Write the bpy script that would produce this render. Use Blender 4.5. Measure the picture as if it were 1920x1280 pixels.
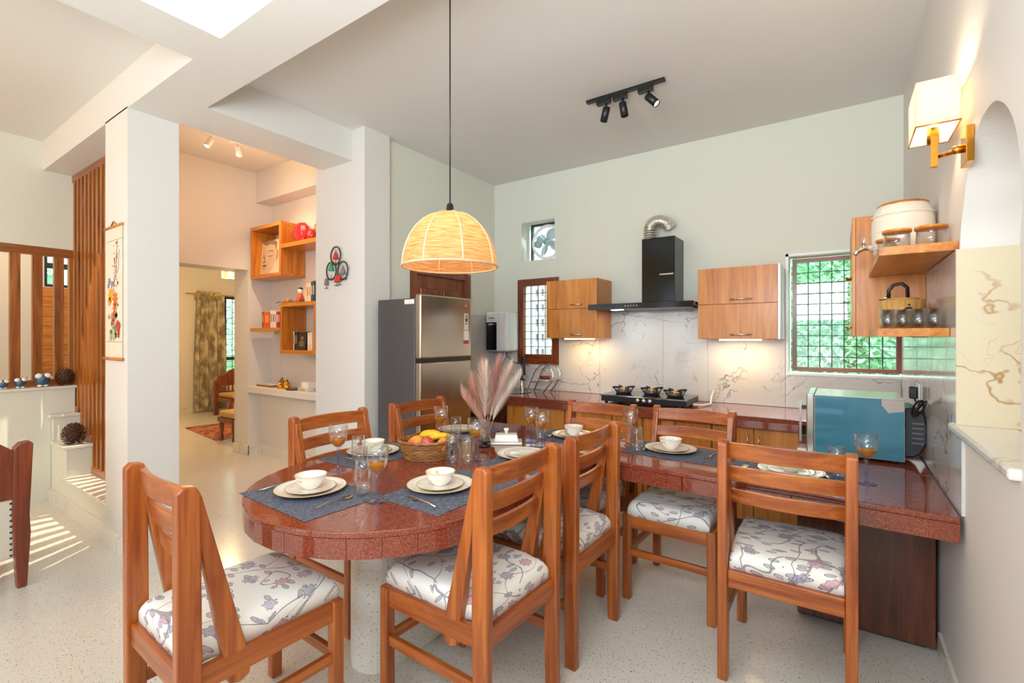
import bpy, bmesh, math, random
from mathutils import Vector, Matrix, Euler
for o in list(bpy.data.objects): bpy.data.objects.remove(o)
random.seed(7)
PI = math.pi
S = bpy.context.scene
COL = S.collection

# ------------------------------------------------------------------ camera, world, light, exposure
YAW = math.atan2(615, 895)
HC = 1.4
cd = bpy.data.cameras.new('camera'); cam = bpy.data.objects.new('camera', cd); COL.objects.link(cam)
cd.sensor_width = 36; cd.lens = 36 * 895 / 1920; cd.clip_start = .02; cd.clip_end = 200
cd.shift_y = -8 / 1920
cam.location = (0, 0, HC); cam.rotation_euler = (PI / 2, 0, YAW)
S.camera = cam
S.view_settings.view_transform = 'Standard'; S.view_settings.look = 'None'
S.view_settings.gamma = 1; S.view_settings.use_curve_mapping = False
S.view_settings.exposure = 0.42
W = bpy.data.worlds.new('world'); S.world = W; W.use_nodes = True
bg = W.node_tree.nodes['Background']; bg.inputs[0].default_value = (.80, .91, 1, 1); bg.inputs[1].default_value = 2.4

def lamp(kind, name, loc, power, color, rot=(0, 0, 0), **kw):
    d = bpy.data.lights.new(name, kind); d.energy = power; d.color = color
    for k, v in kw.items(): setattr(d, k, v)
    o = bpy.data.objects.new(name, d); COL.objects.link(o); o.location = loc; o.rotation_euler = rot
    return o
def aim(o, to):
    o.rotation_euler = (Vector(to) - o.location).to_track_quat('-Z', 'Y').to_euler(); return o
DAY = (.76, .90, 1.0); WARM = (1.0, .74, .45)
aim(lamp('SUN', 'sun', (0, 0, 10), 4.5, (1, .97, .9), angle=.02), (1.5, 7.0, 0))
# daylight through the glazed doors behind the camera and the side windows
lamp('AREA', 'daylight_rear_doors', (-1.6, -2.52, 1.4), 64, DAY, (PI / 2, 0, PI), shape='RECTANGLE', size=3.3, size_y=2.3)
lamp('AREA', 'daylight_rear_window', (-4.4, -2.52, 1.6), 8, (1, .95, .9), (PI / 2, 0, PI), shape='RECTANGLE', size=1.5, size_y=1.3)
aim(lamp('AREA', 'sky_fill_over_garden', (.0, 5.9, 3.9), 330, (.72, .88, 1), shape='RECTANGLE', size=1.6, size_y=1.0), (-.35, 3.0, .3))  # area lamp added out of view above the kitchen window, in place of sky light
# warm fill lights added without fixtures: stair lobby, then sitting area
lamp('POINT', 'stair_lobby_fill', (-6.6, .4, 2.8), 20, (1, .74, .42), shadow_soft_size=.1)
lamp('POINT', 'sitting_area_fill', (-4.9, -1.5, 2.6), 40, (1, .55, .24), shadow_soft_size=.15)
aim(lamp('AREA', 'added_ceiling_fill', (-.45, -.5, 2.0), 62, (.84, .94, 1), shape='RECTANGLE', size=1.3, size_y=.8), (-.75, .9, 3.1))  # unseen fill panel added behind the camera to brighten the ceiling

# ------------------------------------------------------------------ node helpers
def lin(c):
    if isinstance(c, str): c = tuple(int(c[i:i + 2], 16) for i in (0, 2, 4))
    return tuple(((v / 255) / 12.92 if v / 255 <= .04045 else ((v / 255 + .055) / 1.055) ** 2.4) for v in c) + (1,)
class NT:
    def __init__(s, name):
        s.m = bpy.data.materials.new(name); s.m.use_nodes = True; s.t = s.m.node_tree; s.n = s.t.nodes
        s.b = s.n['Principled BSDF']
    def node(s, kind, ins=(), out=0, **kw):
        n = s.n.new(kind)
        for k, v in kw.items(): setattr(n, k, v)
        for k, v in (ins.items() if isinstance(ins, dict) else enumerate(ins)):
            if v is None: continue
            if isinstance(v, bpy.types.NodeSocket): s.t.links.new(v, n.inputs[k])
            else: n.inputs[k].default_value = v
        return n if out is None else n.outputs[out]
    def mth(s, op, a, b=None, c=None):
        return s.node('ShaderNodeMath', [a, b, c], operation=op)
    def vm(s, op, a, b=None, out=0):
        return s.node('ShaderNodeVectorMath', [a, b], out=out, operation=op)
    def obj(s): return s.node('ShaderNodeTexCoord', out='Object')
    def mapped(s, scale=(1, 1, 1), rot=(0, 0, 0), rnd=0, v=None):
        v = v or s.obj()
        if rnd:
            r = s.node('ShaderNodeObjectInfo', out='Random')
            v = s.vm('ADD', v, s.node('ShaderNodeCombineXYZ', [s.mth('MULTIPLY', r, rnd), s.mth('MULTIPLY', r, rnd * .37), s.mth('MULTIPLY', r, rnd * .71)]))
        return s.node('ShaderNodeMapping', {0: v, 3: scale, 2: rot})
    def noise(s, v, scale, detail=3, dist=0, rough=.5):
        return s.node('ShaderNodeTexNoise', {'Vector': v, 'Scale': scale, 'Detail': detail, 'Distortion': dist, 'Roughness': rough})
    def ramp(s, f, stops, interp='LINEAR'):
        n = s.n.new('ShaderNodeValToRGB'); s.t.links.new(f, n.inputs[0]); e = n.color_ramp; e.interpolation = interp
        while len(e.elements) < len(stops): e.elements.new(.5)
        for el, (p, c) in zip(e.elements, stops): el.position = p; el.color = c if len(c) == 4 else lin(c)
        return n.outputs[0]
    def mix(s, f, a, b, mode='MIX'):
        n = s.n.new('ShaderNodeMix'); n.data_type = 'RGBA'; n.blend_type = mode
        for i, v in ((0, f), (6, a), (7, b)):
            if isinstance(v, bpy.types.NodeSocket): s.t.links.new(v, n.inputs[i])
            else: n.inputs[i].default_value = v
        return n.outputs[2]
    def bump(s, h, dist=.002, strength=1):
        n = s.node('ShaderNodeBump', {'Height': h, 'Distance': dist, 'Strength': strength}); s.t.links.new(n, s.b.inputs['Normal'])
    def set(s, **kw):
        names = dict(color='Base Color', rough='Roughness', metal='Metallic', spec='Specular IOR Level', coat='Coat Weight', coatr='Coat Roughness', trans='Transmission Weight', ior='IOR', alpha='Alpha', emis='Emission Color', es='Emission Strength', sheen='Sheen Weight')
        for k, v in kw.items():
            i = s.b.inputs[names[k]]
            if isinstance(v, bpy.types.NodeSocket): s.t.links.new(v, i)
            else: i.default_value = v
        return s.m
def plain(name, c, rough=.5, var=.06, sc=9, **kw):
    t = NT(name); a = lin(c); n = t.noise(t.obj(), sc, 3)
    lo = tuple(x * (1 - var) for x in a[:3]) + (1,); hi = tuple(min(1, x * (1 + var)) for x in a[:3]) + (1,)
    return t.set(color=t.mix(n, lo, hi), rough=rough, **kw)
def paint(name, c):
    t = NT(name); a = lin(c); o = t.obj()
    col = t.mix(t.noise(o, 1.3, 2), tuple(x * .97 for x in a[:3]) + (1,), a)
    t.bump(t.noise(o, 160, 2), .0006, .5)
    return t.set(color=col, rough=.55, spec=.3)
def wood(name, axis, dark, mid, light, rough=.32, scale=1., coat=.25):
    t = NT(name); sc = [13 * scale] * 3; sc['xyz'.index(axis)] = .9 * scale
    v = t.mapped(tuple(sc), rnd=23)
    n = t.noise(v, 1.6, 5, 1.1, .6)
    c = t.ramp(n, [(.28, dark), (.5, mid), (.72, light)])
    sc2 = [120 * scale] * 3; sc2['xyz'.index(axis)] = 2.5
    f = t.noise(t.mapped(tuple(sc2), rnd=11), 1, 3)
    c = t.mix(t.mth('MULTIPLY', t.mth('SUBTRACT', .62, f), .9), c, lin(dark))
    t.bump(f, .0007, .35)
    return t.set(color=c, rough=rough, coat=coat, coatr=.15)
def metal(name, c, rough=.25, brush=None):
    t = NT(name); o = t.obj()
    v = t.mapped(brush or (1, 1, 1)); n = t.noise(v, 8, 3)
    r = t.node('ShaderNodeMapRange', [n, .3, .7, rough * .95, rough * 1.08])
    return t.set(color=lin(c), metal=1., rough=r)
def glass(name, c=(1, 1, 1, 1), rough=0.0, ior=1.45):
    t = NT(name)
    lp = t.noise(t.obj(), 30, 1)
    r = t.node('ShaderNodeMapRange', [lp, 0, 1, rough, rough + .01])
    return t.set(color=c, rough=r, trans=1., ior=ior)
def glow(name, c, strength, base=None):
    t = NT(name); a = lin(c)
    n = t.noise(t.obj(), 40, 2)
    return t.set(color=base or a, emis=t.mix(n, a, tuple(x * .93 for x in a[:3]) + (1,)), es=strength)

M = {}
M['wall'] = paint('cream_wall_paint', 'e3e4d6')
M['wall_warm'] = paint('warm_white_wall_paint', 'e6e2dc')
M['ceil'] = paint('ceiling_paint', 'e4e2dc')
# terrazzo
def terrazzo(name, base, base2, dens=1.):
    t = NT(name); o = t.obj()
    c = t.mix(t.noise(o, .5, 1), lin(base), lin(base2))
    for sc, th, cc in ((85, .16, '4a4038'), (150, .17, '6b6258'), (60, .13, 'a8895c'), (110, .15, 'fbf6ea')):
        n = t.node('ShaderNodeTexVoronoi', {'Vector': t.mapped((1, 1, 1), (0, 0, sc * .1)), 'Scale': sc}, out=None)
        m = t.mth('LESS_THAN', n.outputs['Distance'], th * dens)
        sel = t.mth('GREATER_THAN', t.node('ShaderNodeSeparateColor', [n.outputs['Color']]), .55)
        c = t.mix(t.mth('MULTIPLY', m, sel), c, lin(cc))
    r = t.node('ShaderNodeMapRange', [t.noise(o, 1.5, 2), .3, .7, .15, .24])
    return t.set(color=c, rough=r, spec=.5)
M['floor'] = terrazzo('cream_terrazzo', 'e4e0d8', 'dcd7cd', 1.15)
M['pedestal'] = terrazzo('white_terrazzo', 'e9e6de', 'e0dcd2', 1.1)
def granite(name, k=1.):
    t = NT(name); o = t.obj()
    n = t.noise(o, 260, 3, 0, .7)
    c = t.ramp(n, [(.30, '2a0f0c'), (.44, '6b2a20'), (.56, '9a4a36'), (.70, 'c98a72')])
    v = t.node('ShaderNodeTexVoronoi', {'Vector': o, 'Scale': 190}, out=None)
    c = t.mix(t.mth('MULTIPLY', t.mth('LESS_THAN', v.outputs['Distance'], .22), .55), c, lin('3a1611'))
    c = t.mix(.35, c, t.mix(t.noise(o, 2.5, 2), lin('7a3824'), lin('964c2e')))
    return t.set(color=c, rough=.09, coat=.3, coatr=.03)
M['granite'] = granite('red_granite')
def marble(name, base, vein, sc=2.2, w=.018, rough=.12):
    t = NT(name); o = t.obj()
    d = t.noise(o, 3.5, 4, 0, .6)
    v = t.vm('ADD', o, t.node('ShaderNodeCombineXYZ', [t.mth('MULTIPLY', d, .55), t.mth('MULTIPLY', t.noise(t.mapped((1, 1, 1), (1, 2, 3)), 4, 4), .5), t.mth('MULTIPLY', t.noise(t.mapped((1, 1, 1), (3, 1, 0)), 3, 4), .5)]))
    c = t.mix(t.noise(o, 1.6, 4), lin(base), tuple(x * .86 for x in lin(base)[:3]) + (1,))
    ve = t.node('ShaderNodeTexVoronoi', {'Vector': v, 'Scale': sc}, feature='DISTANCE_TO_EDGE')
    m = t.node('ShaderNodeMapRange', [ve, 0, w, 1, 0])
    brk = t.node('ShaderNodeMapRange', [t.noise(o, 2.3, 3), .42, .54, 0, 1])
    c = t.mix(t.mth('MULTIPLY', t.mth('MULTIPLY', m, brk), .92), c, lin(vein))
    ve2 = t.node('ShaderNodeTexVoronoi', {'Vector': v, 'Scale': sc * 2.3}, feature='DISTANCE_TO_EDGE')
    m2 = t.node('ShaderNodeMapRange', [ve2, 0, w * .8, 1, 0])
    brk2 = t.node('ShaderNodeMapRange', [t.noise(t.mapped((1, 1, 1), (1, 0, 2)), 3, 3), .5, .62, 0, 1])
    c = t.mix(t.mth('MULTIPLY', t.mth('MULTIPLY', m2, brk2), .6), c, lin(vein))
    return t.set(color=c, rough=rough, coat=.2, coatr=.03)
M['splash'] = marble('cream_veined_marble', 'd6d5d2', '74675c')
M['marble_gold'] = marble('beige_gold_veined_marble', 'e4d6b8', 'a8752e', 2.6, .02, .3)
M['marble_white'] = marble('white_marble', 'efebe0', 'cdbfa6', 2.5, .03, .2)
for ax in 'xyz':
    M['chair_' + ax] = wood('chair_teak_' + ax, ax, '74300c', 'a85720', 'c4742f')
    M['slat_' + ax] = wood('lattice_teak_' + ax, ax, '6b3509', '9d5a1c', 'ba7830')
    M['cab_' + ax] = wood('cabinet_laminate_' + ax, ax, 'b2601a', 'd48838', 'e09c4a', .38, .8, .1)
    M['dark_' + ax] = wood('dark_panel_wood_' + ax, ax, '3c1a0e', '64301b', '7d4228', .3)
    M['shelf_' + ax] = wood('shelf_teak_' + ax, ax, 'a0560f', 'cc7e25', 'df9a3c', .35)
    M['frame_' + ax] = wood('window_frame_wood_' + ax, ax, '542310', '86411f', '9d552e', .35)
M['black'] = plain('black_plastic', '17171a', .35, .1)
M['blackglass'] = plain('black_glass', '0c0b0b', .12, .02, spec=.35)
M['whiteplastic'] = plain('white_plastic', 'eeeeec', .22, .02)
M['steel'] = metal('brushed_steel', 'b9b2a6', .24, (3, 3, .5))
M['steel_dark'] = plain('fridge_side_grey', '5d5e62', .3, .05, metal=.4)
M['chrome'] = metal('chrome', 'e2e2e4', .08)
M['alu'] = metal('aluminium_foil', 'e6e4dc', .38)
M['brass'] = metal('polished_brass', 'e0a040', .2)
M['iron'] = plain('dark_iron', '2c3238', .45)
def thin_glass(name, tint, rim=.0):
    t = NT(name); lw = t.node('ShaderNodeLayerWeight', {'Blend': .5}, out=1)
    edge = t.mth('POWER', lw, 3.)
    tr = t.node('ShaderNodeBsdfTransparent', [t.mix(edge, tint, tuple(x * .82 for x in tint[:3]) + (1,))])
    gl = t.node('ShaderNodeBsdfGlossy', {0: (1, 1, 1, 1), 1: .02})
    mx = t.node('ShaderNodeMixShader', [t.mth('ADD', .06, t.mth('MULTIPLY', edge, .55 + rim)), tr, gl])
    t.t.links.new(mx, t.n['Material Output'].inputs[0]); return t.m
M['glass'] = thin_glass('clear_glass', (.97, .98, .98, 1), .15)
M['glass_violet'] = thin_glass('violet_glass', (.78, .80, 1., 1), .3)
jq = NT('amber_drink'); M['juice'] = jq.set(color=jq.mix(jq.noise(jq.obj(), 12, 1), lin('e08a10'), lin('f4b436')), rough=.06, trans=.55, ior=1.2)
M['china'] = plain('white_china', 'fbf8f2', .15, .03, coat=.5)
M['china_gold'] = plain('gold_print_on_china', 'c9a25c', .25)
M['silver'] = metal('cutlery_steel', 'd9cdb4', .16)
M['bulb'] = glow('lit_bulb', 'ffe9c0', 14)
M['spot_on'] = glow('lit_spot_lens', 'eef4ff', 8)
M['strip_on'] = glow('lit_strip', 'ffd9a0', 6)

# ------------------------------------------------------------------ mesh helpers
class MB:
    def __init__(s): s.v = []; s.f = []; s.sm = []
    def add(s, vs, fs, smooth=False):
        o = len(s.v); s.v += [tuple(p) for p in vs]; s.f += [tuple(i + o for i in f) for f in fs]; s.sm += [smooth] * len(fs); return s
    def box(s, x0, x1, y0, y1, z0, z1):
        x0, x1 = sorted((x0, x1)); y0, y1 = sorted((y0, y1)); z0, z1 = sorted((z0, z1))
        return s.add([(x0, y0, z0), (x1, y0, z0), (x1, y1, z0), (x0, y1, z0), (x0, y0, z1), (x1, y0, z1), (x1, y1, z1), (x0, y1, z1)],
                     [(0, 3, 2, 1), (4, 5, 6, 7), (0, 1, 5, 4), (1, 2, 6, 5), (2, 3, 7, 6), (3, 0, 4, 7)])
    def bar(s, a, b, w, h, up=(0, 0, 1)):
        a, b = Vector(a), Vector(b); d = (b - a).normalized(); u = Vector(up)
        sd = d.cross(u).normalized() if abs(d.dot(u)) < .99 else Vector((1, 0, 0)); u = sd.cross(d).normalized()
        q = [(-1, -1), (1, -1), (1, 1), (-1, 1)]
        vs = [p + sd * (i * w / 2) + u * (j * h / 2) for p in (a, b) for i, j in q]
        return s.add(vs, [(0, 3, 2, 1)[::-1], (4, 5, 6, 7)[::-1], (0, 1, 5, 4)[::-1], (1, 2, 6, 5)[::-1], (2, 3, 7, 6)[::-1], (3, 0, 4, 7)[::-1]])
    def tube(s, pts, r, n=8, closed=False, cap=True, smooth=True):
        pts = [Vector(p) for p in pts]; N = len(pts); rr = r if isinstance(r, (list, tuple)) else [r] * N
        ref = None; vs = []
        for i, p in enumerate(pts):
            if closed: d = (pts[(i + 1) % N] - pts[i - 1])
            else: d = pts[min(i + 1, N - 1)] - pts[max(i - 1, 0)]
            d = d.normalized() if d.length > 1e-9 else Vector((0, 0, 1))
            if ref is None:
                ref = Vector((0, 0, 1)) if abs(d.z) < .9 else Vector((1, 0, 0))
            ref = (ref - d * ref.dot(d)).normalized(); b = d.cross(ref)
            vs += [p + (ref * math.cos(k * 2 * PI / n) + b * math.sin(k * 2 * PI / n)) * rr[i] for k in range(n)]
        fs = []
        for i in range(N if closed else N - 1):
            j = (i + 1) % N
            fs += [(i * n + k, i * n + (k + 1) % n, j * n + (k + 1) % n, j * n + k) for k in range(n)]
        if cap and not closed: fs += [tuple(range(n))[::-1], tuple((N - 1) * n + k for k in range(n))]
        return s.add(vs, fs, smooth)
    def cyl(s, a, b, r, n=16, r2=None): return s.tube([a, b], [r, r if r2 is None else r2], n)
    def lathe(s, prof, c=(0, 0, 0), n=28, smooth=True, a0=0, a1=2 * PI):
        cx, cy, cz = c; full = abs(a1 - a0 - 2 * PI) < 1e-6; m = n if full else n + 1; vs = []
        for r, z in prof:
            vs += [(cx + r * math.cos(a0 + (a1 - a0) * k / n), cy + r * math.sin(a0 + (a1 - a0) * k / n), cz + z) for k in range(m)]
        fs = []
        for i in range(len(prof) - 1):
            for k in range(n):
                k2 = (k + 1) % m
                fs.append((i * m + k, i * m + k2, (i + 1) * m + k2, (i + 1) * m + k))
        return s.add(vs, fs, smooth)
    def prism(s, poly, z0, z1, smooth=False):
        n = len(poly)
        vs = [(x, y, z0) for x, y in poly] + [(x, y, z1) for x, y in poly]
        return s.add(vs, [tuple(range(n))[::-1], tuple(range(n, 2 * n))] + [(i, (i + 1) % n, (i + 1) % n + n, i + n) for i in range(n)], smooth)
    def ell(s, c, rx, ry, rz, n=14, m=8, rot=None):
        vs = []; fs = []
        for i in range(m + 1):
            th = PI * i / m
            for k in range(n):
                p = Vector((rx * math.sin(th) * math.cos(2 * PI * k / n), ry * math.sin(th) * math.sin(2 * PI * k / n), rz * math.cos(th)))
                if rot: p.rotate(rot)
                vs.append(p + Vector(c))
        for i in range(m):
            for k in range(n): fs.append((i * n + k, (i + 1) * n + k, (i + 1) * n + (k + 1) % n, i * n + (k + 1) % n))
        return s.add(vs, fs, True)
    def tr(s, m):
        s.v = [tuple(m @ Vector(p)) for p in s.v]; return s
    def mesh(s, name, mat):
        me = bpy.data.meshes.new(name); me.from_pydata(s.v, [], s.f)
        me.polygons.foreach_set('use_smooth', s.sm)
        mats = mat if isinstance(mat, (list, tuple)) else [mat]
        for q in mats: me.materials.append(M[q] if isinstance(q, str) else q)
        me.validate(); bm = bmesh.new(); bm.from_mesh(me); bmesh.ops.remove_doubles(bm, verts=bm.verts, dist=1e-6)
        bmesh.ops.recalc_face_normals(bm, faces=bm.faces); bm.to_mesh(me); bm.free(); return me
    def build(s, name, mat, parent=None, bev=0, seg=2, **tags):
        o = bpy.data.objects.new(name, s.mesh(name, mat)); COL.objects.link(o)
        if parent is not None: o.parent = parent
        if bev:
            b = o.modifiers.new('bevel', 'BEVEL'); b.width = bev; b.segments = seg; b.limit_method = 'ANGLE'; b.angle_limit = .6
        for k, v in tags.items(): o[k] = v
        return o
def struct(name, mb, mat, parent=None, bev=0):
    o = mb.build(name, mat, parent, bev)
    if parent is None: o['kind'] = 'structure'
    return o
def thing(name, label, cat, loc=(0, 0, 0), rz=0, group=None):
    o = bpy.data.objects.new(name, None); COL.objects.link(o); o.location = loc; o.rotation_euler = (0, 0, rz)
    o.empty_display_size = .1; o['label'] = label; o['category'] = cat
    if group: o['group'] = group
    return o
def tag(o, label, cat, group=None, loc=None, rz=0):
    o['label'] = label; o['category'] = cat
    if group: o['group'] = group
    if loc is not None: o.location = loc
    if rz: o.rotation_euler = (0, 0, rz)
    return o
def dup(root, loc, rz=0, label=None, group=None):
    r = root.copy(); COL.objects.link(r); r.location = loc; r.rotation_euler = (0, 0, rz)
    if label: r['label'] = label
    if group: r['group'] = group
    for ch in list(root.children):
        c = ch.copy(); COL.objects.link(c); c.parent = r
        for g in list(ch.children):
            d = g.copy(); COL.objects.link(d); d.parent = c
    return r
def box(*a): return MB().box(*a)
def ptree(name, mb, mat, parent, **k): return mb.build(name, mat, parent, **k)

# ------------------------------------------------------------------ room shell
XR = .367; YB = 4.31; XL = -5.71; ZC = 3.1; YR = -2.6
struct('floor', box(-11.2, .9, YR - .2, 6.2, -.1, 0), 'floor')
def holes_wall(axis, c0, c1, a0, a1, z0, z1, holes):
    """wall slab between c0..c1 on its thin axis, a0..a1 along, with rectangular holes (a0,a1,z0,z1)"""
    xs = sorted({a0, a1, *[h[0] for h in holes], *[h[1] for h in holes]}); zs = sorted({z0, z1, *[h[2] for h in holes], *[h[3] for h in holes]})
    m = MB()
    inh = lambda a, z: any(h[0] < a < h[1] and h[2] < z < h[3] for h in holes)
    solid = lambda i, k: 0 <= i < len(xs) - 1 and 0 <= k < len(zs) - 1 and not inh((xs[i] + xs[i + 1]) / 2, (zs[k] + zs[k + 1]) / 2)
    P = (lambda a, c, z: (a, c, z)) if axis == 'y' else (lambda a, c, z: (c, a, z))
    for i in range(len(xs) - 1):
        for k in range(len(zs) - 1):
            if not solid(i, k): continue
            A, B, Z0, Z1 = xs[i], xs[i + 1], zs[k], zs[k + 1]
            for c in (c0, c1): m.add([P(A, c, Z0), P(B, c, Z0), P(B, c, Z1), P(A, c, Z1)], [(0, 1, 2, 3)])
            if not solid(i - 1, k): m.add([P(A, c0, Z0), P(A, c1, Z0), P(A, c1, Z1), P(A, c0, Z1)], [(0, 1, 2, 3)])
            if not solid(i + 1, k): m.add([P(B, c0, Z0), P(B, c1, Z0), P(B, c1, Z1), P(B, c0, Z1)], [(0, 1, 2, 3)])
            if not solid(i, k - 1): m.add([P(A, c0, Z0), P(A, c1, Z0), P(B, c1, Z0), P(B, c0, Z0)], [(0, 1, 2, 3)])
            if not solid(i, k + 1): m.add([P(A, c0, Z1), P(A, c1, Z1), P(B, c1, Z1), P(B, c0, Z1)], [(0, 1, 2, 3)])
    return m
WIN = (-.334, .367, 1.116, 2.031); VENT = (-2.836, -2.427, 2.215, 2.63); WIN2 = (-2.877, -2.377, 1.115, 2.019)
struct('wall_back', holes_wall('y', YB, YB + .24, -3.4, XR + .22, 0, ZC + .1, [WIN, VENT, WIN2]), 'wall')
struct('wall_left', holes_wall('x', -3.4, -3.2, 2.7, YB, 0, ZC + .1, [(3.03, 3.87, 0, 2.05)]), 'wall')
# right wall with its arched niche
AY0, AY1, NB = 1.67, 2.40, .522
arch = [(2.40, 1.70), (2.392, 1.77), (2.37, 1.83), (2.325, 1.90), (2.27, 1.98), (2.19, 2.045), (2.10, 2.08), (2.01, 2.09), (1.93, 2.082), (1.86, 2.055), (1.79, 2.01), (1.73, 1.945), (1.69, 1.86), (1.67, 1.76)]
def spl(P, n=4):
    o = []
    for i in range(len(P) - 1):
        a, b, c, d = (P[max(i - 1, 0)], P[i], P[i + 1], P[min(i + 2, len(P) - 1)])
        for q in range(n):
            t = q / n; o.append(tuple(.5 * (2 * b[j] + (c[j] - a[j]) * t + (2 * a[j] - 5 * b[j] + 4 * c[j] - d[j]) * t * t + (3 * b[j] - a[j] - 3 * c[j] + d[j]) * t ** 3) for j in (0, 1)))
    return o + [P[-1]]
arch = spl(arch)
m = MB()
m.box(XR, .56, YR, AY0, 0, ZC + .1).box(XR, .56, AY1, YB, 0, ZC + .1).box(XR, .56, AY0, AY1, 0, 1.05)
m.box(NB, .56, AY0, AY1, 1.05, ZC + .1)
for (y0, z0), (y1, z1) in zip(arch, arch[1:]):
    m.add([(XR, y0, z0), (XR, y1, z1), (XR, y1, ZC + .1), (XR, y0, ZC + .1)], [(0, 1, 2, 3)])
    m.add([(XR, y0, z0), (XR, y1, z1), (NB, y1, z1), (NB, y0, z0)], [(0, 1, 2, 3)])
wr = struct('wall_right', m, 'wall_warm')
box(XR - .025, NB, AY0, AY1 + .06, 1.045, 1.075).build('ledge', 'marble_white', wr, bev=.008)
box(XR - .013, NB, AY1 - .012, AY1 - .001, 1.0755, 1.725).build('marble_cladding', 'marble_gold', wr)
struct('wall_rear', holes_wall('y', YR - .2, YR, -7.6, XR + .2, 0, 3.5, [(-3.3, .1, .05, 2.5), (-5.2, -3.7, .9, 2.3)]), 'wall')
# left: half wall with the lattice window above, stair lobby beyond
struct('wall_front_left', holes_wall('x', XL - .12, XL, YR, 1.42, 0, ZC + .3, [(-.9, 1.33, .965, 2.185)]), 'wall')
struct('wall_stair_far', holes_wall('x', -7.6, -7.4, YR, 2.1, 0, 3.5, [(1.45, 1.85, 1.972, 2.37)]), 'wall_warm')
struct('wall_stair_side', box(-7.4, -6.16, 1.95, 2.1, 0, 3.5), 'wall_warm')
# hall beyond the column, with the wide opening to the far room
struct('wall_hall', holes_wall('x', -6.15, -5.82, 1.95, 3.6, 0, 3.5, [(1.951, 2.91, 0, 2.2)]), 'wall_warm')
struct('wall_niche_back', MB().box(-5.82, -3.7, 3.2, 3.4, 0, 3.5), 'wall_warm')
m = MB().box(-5.82, -3.81, 3.04, 3.2, 0, .74)
struct('wall_niche_lower', m, 'wall_warm')
struct('ledge_niche', box(-5.82, -3.81, 2.89, 3.2, .745, .82), 'wall_warm', bev=.006)
struct('beam_niche', box(-5.82, -3.81, 3.0, 3.2, 3.02, 3.4), 'wall_warm')
struct('ceiling_hall', box(-6.15, -3.5, 1.3, 3.4, 3.38, 3.5), 'ceil')
struct('ceiling', MB().box(-7.6, .56, YR - .2, 1.39, ZC, ZC + .12).box(-3.68, .56, 1.39, YB + .24, ZC, ZC + .12), 'ceil')
struct('pier', MB().box(-3.81, -3.148, 2.49, 2.75, 0, ZC + .28).box(-3.81, -3.4, 2.75, 3.4, 0, ZC + .28), 'wall_warm')
struct('column', box(-4.12, -3.71, 1.11, 1.395, 0, 2.86), 'wall_warm')
struct('beam_cross', MB().box(XL, XR, 1.11, 1.395, 2.85, ZC + .01).box(XL, -3.3, 1.3, 1.395, ZC, 3.4), 'ceil')
struct('beam_hall', box(-3.7, -3.3, 1.395, 2.49, 2.85, 3.4), 'ceil')
struct('beam_front', box(-2.78, -2.48, YR, 1.11, 2.85, ZC + .01), 'ceil')
# far room
struct('wall_far', holes_wall('x', -10.1, -9.9, 2.25, 6.2, 0, 3.1, [(4.5, 5.5, .5, 2.2)]), 'wall_warm')
struct('wall_far_side', MB().box(-10.1, -6.15, 6.0, 6.2, 0, 3.1).box(-10.1, -6.15, 2.11, 2.25, 0, 3.1), 'wall_warm')
struct('wall_far_near', box(-6.15, -5.95, 3.6, 6.2, 0, 3.1), 'wall_warm')
struct('ceiling_far', box(-10.1, -6.15, 2.25, 6.2, 2.85, 2.95), 'ceil')
struct('baseboard_far', box(-9.9, -9.885, 2.25, 6, 0, .1), 'marble_white')
# baseboards
struct('baseboard_hall', MB().box(-5.82, -5.80, 2.9, 3.03, 0, .11).box(-6.14, -5.80, 2.885, 2.91, 0, .11), 'marble_white')
struct('baseboard_niche', box(-5.80, -3.82, 3.02, 3.04, 0, .11), 'marble_white')
struct('baseboard_column', MB().box(-4.135, -3.695, 1.095, 1.41, 0, .11), 'marble_white')
struct('baseboard_right', box(XR - .012, XR, YR, 2.8, 0, .1), 'marble_white')
struct('baseboard_pier', MB().box(-3.83, -3.13, 2.475, 2.49, 0, .1).box(-3.148, -3.13, 2.49, 2.74, 0, .1), 'marble_white')
# stairs
st = thing('staircase', 'cream steps with white nosed treads climbing beside the slat screen', 'stairs')
for k, (x0, x1, z) in enumerate(((-5.13, -4.12, .27), (-5.5, -5.13, .52), (XL, -5.5, .74))):
    box(x0, x1, 1.135, 1.39, 0, z - .025).build('step', 'wall', st)
    box(x0, min(x1 + .018, -4.121), 1.112, 1.39, z - .025, z).build('tread', 'marble_white', st, bev=.004)
box(XL + .0, -4.13, 1.118, 1.134, 0, .11).build('skirting', 'marble_white', st)
struct('floor_stair_landing', box(-7.4, XL - .12, YR, 1.95, .85, .96), 'floor')
struct('sill_half_wall', box(XL - .12, XL + .16, -.9, 1.33, .955, .978), 'marble_white', bev=.004)
struct('wall_half_front', box(XL, XL + .14, YR, 1.133, 0, .955).box(XL, XL + .14, 1.133, 1.289, .741, .955), 'wall')

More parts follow.
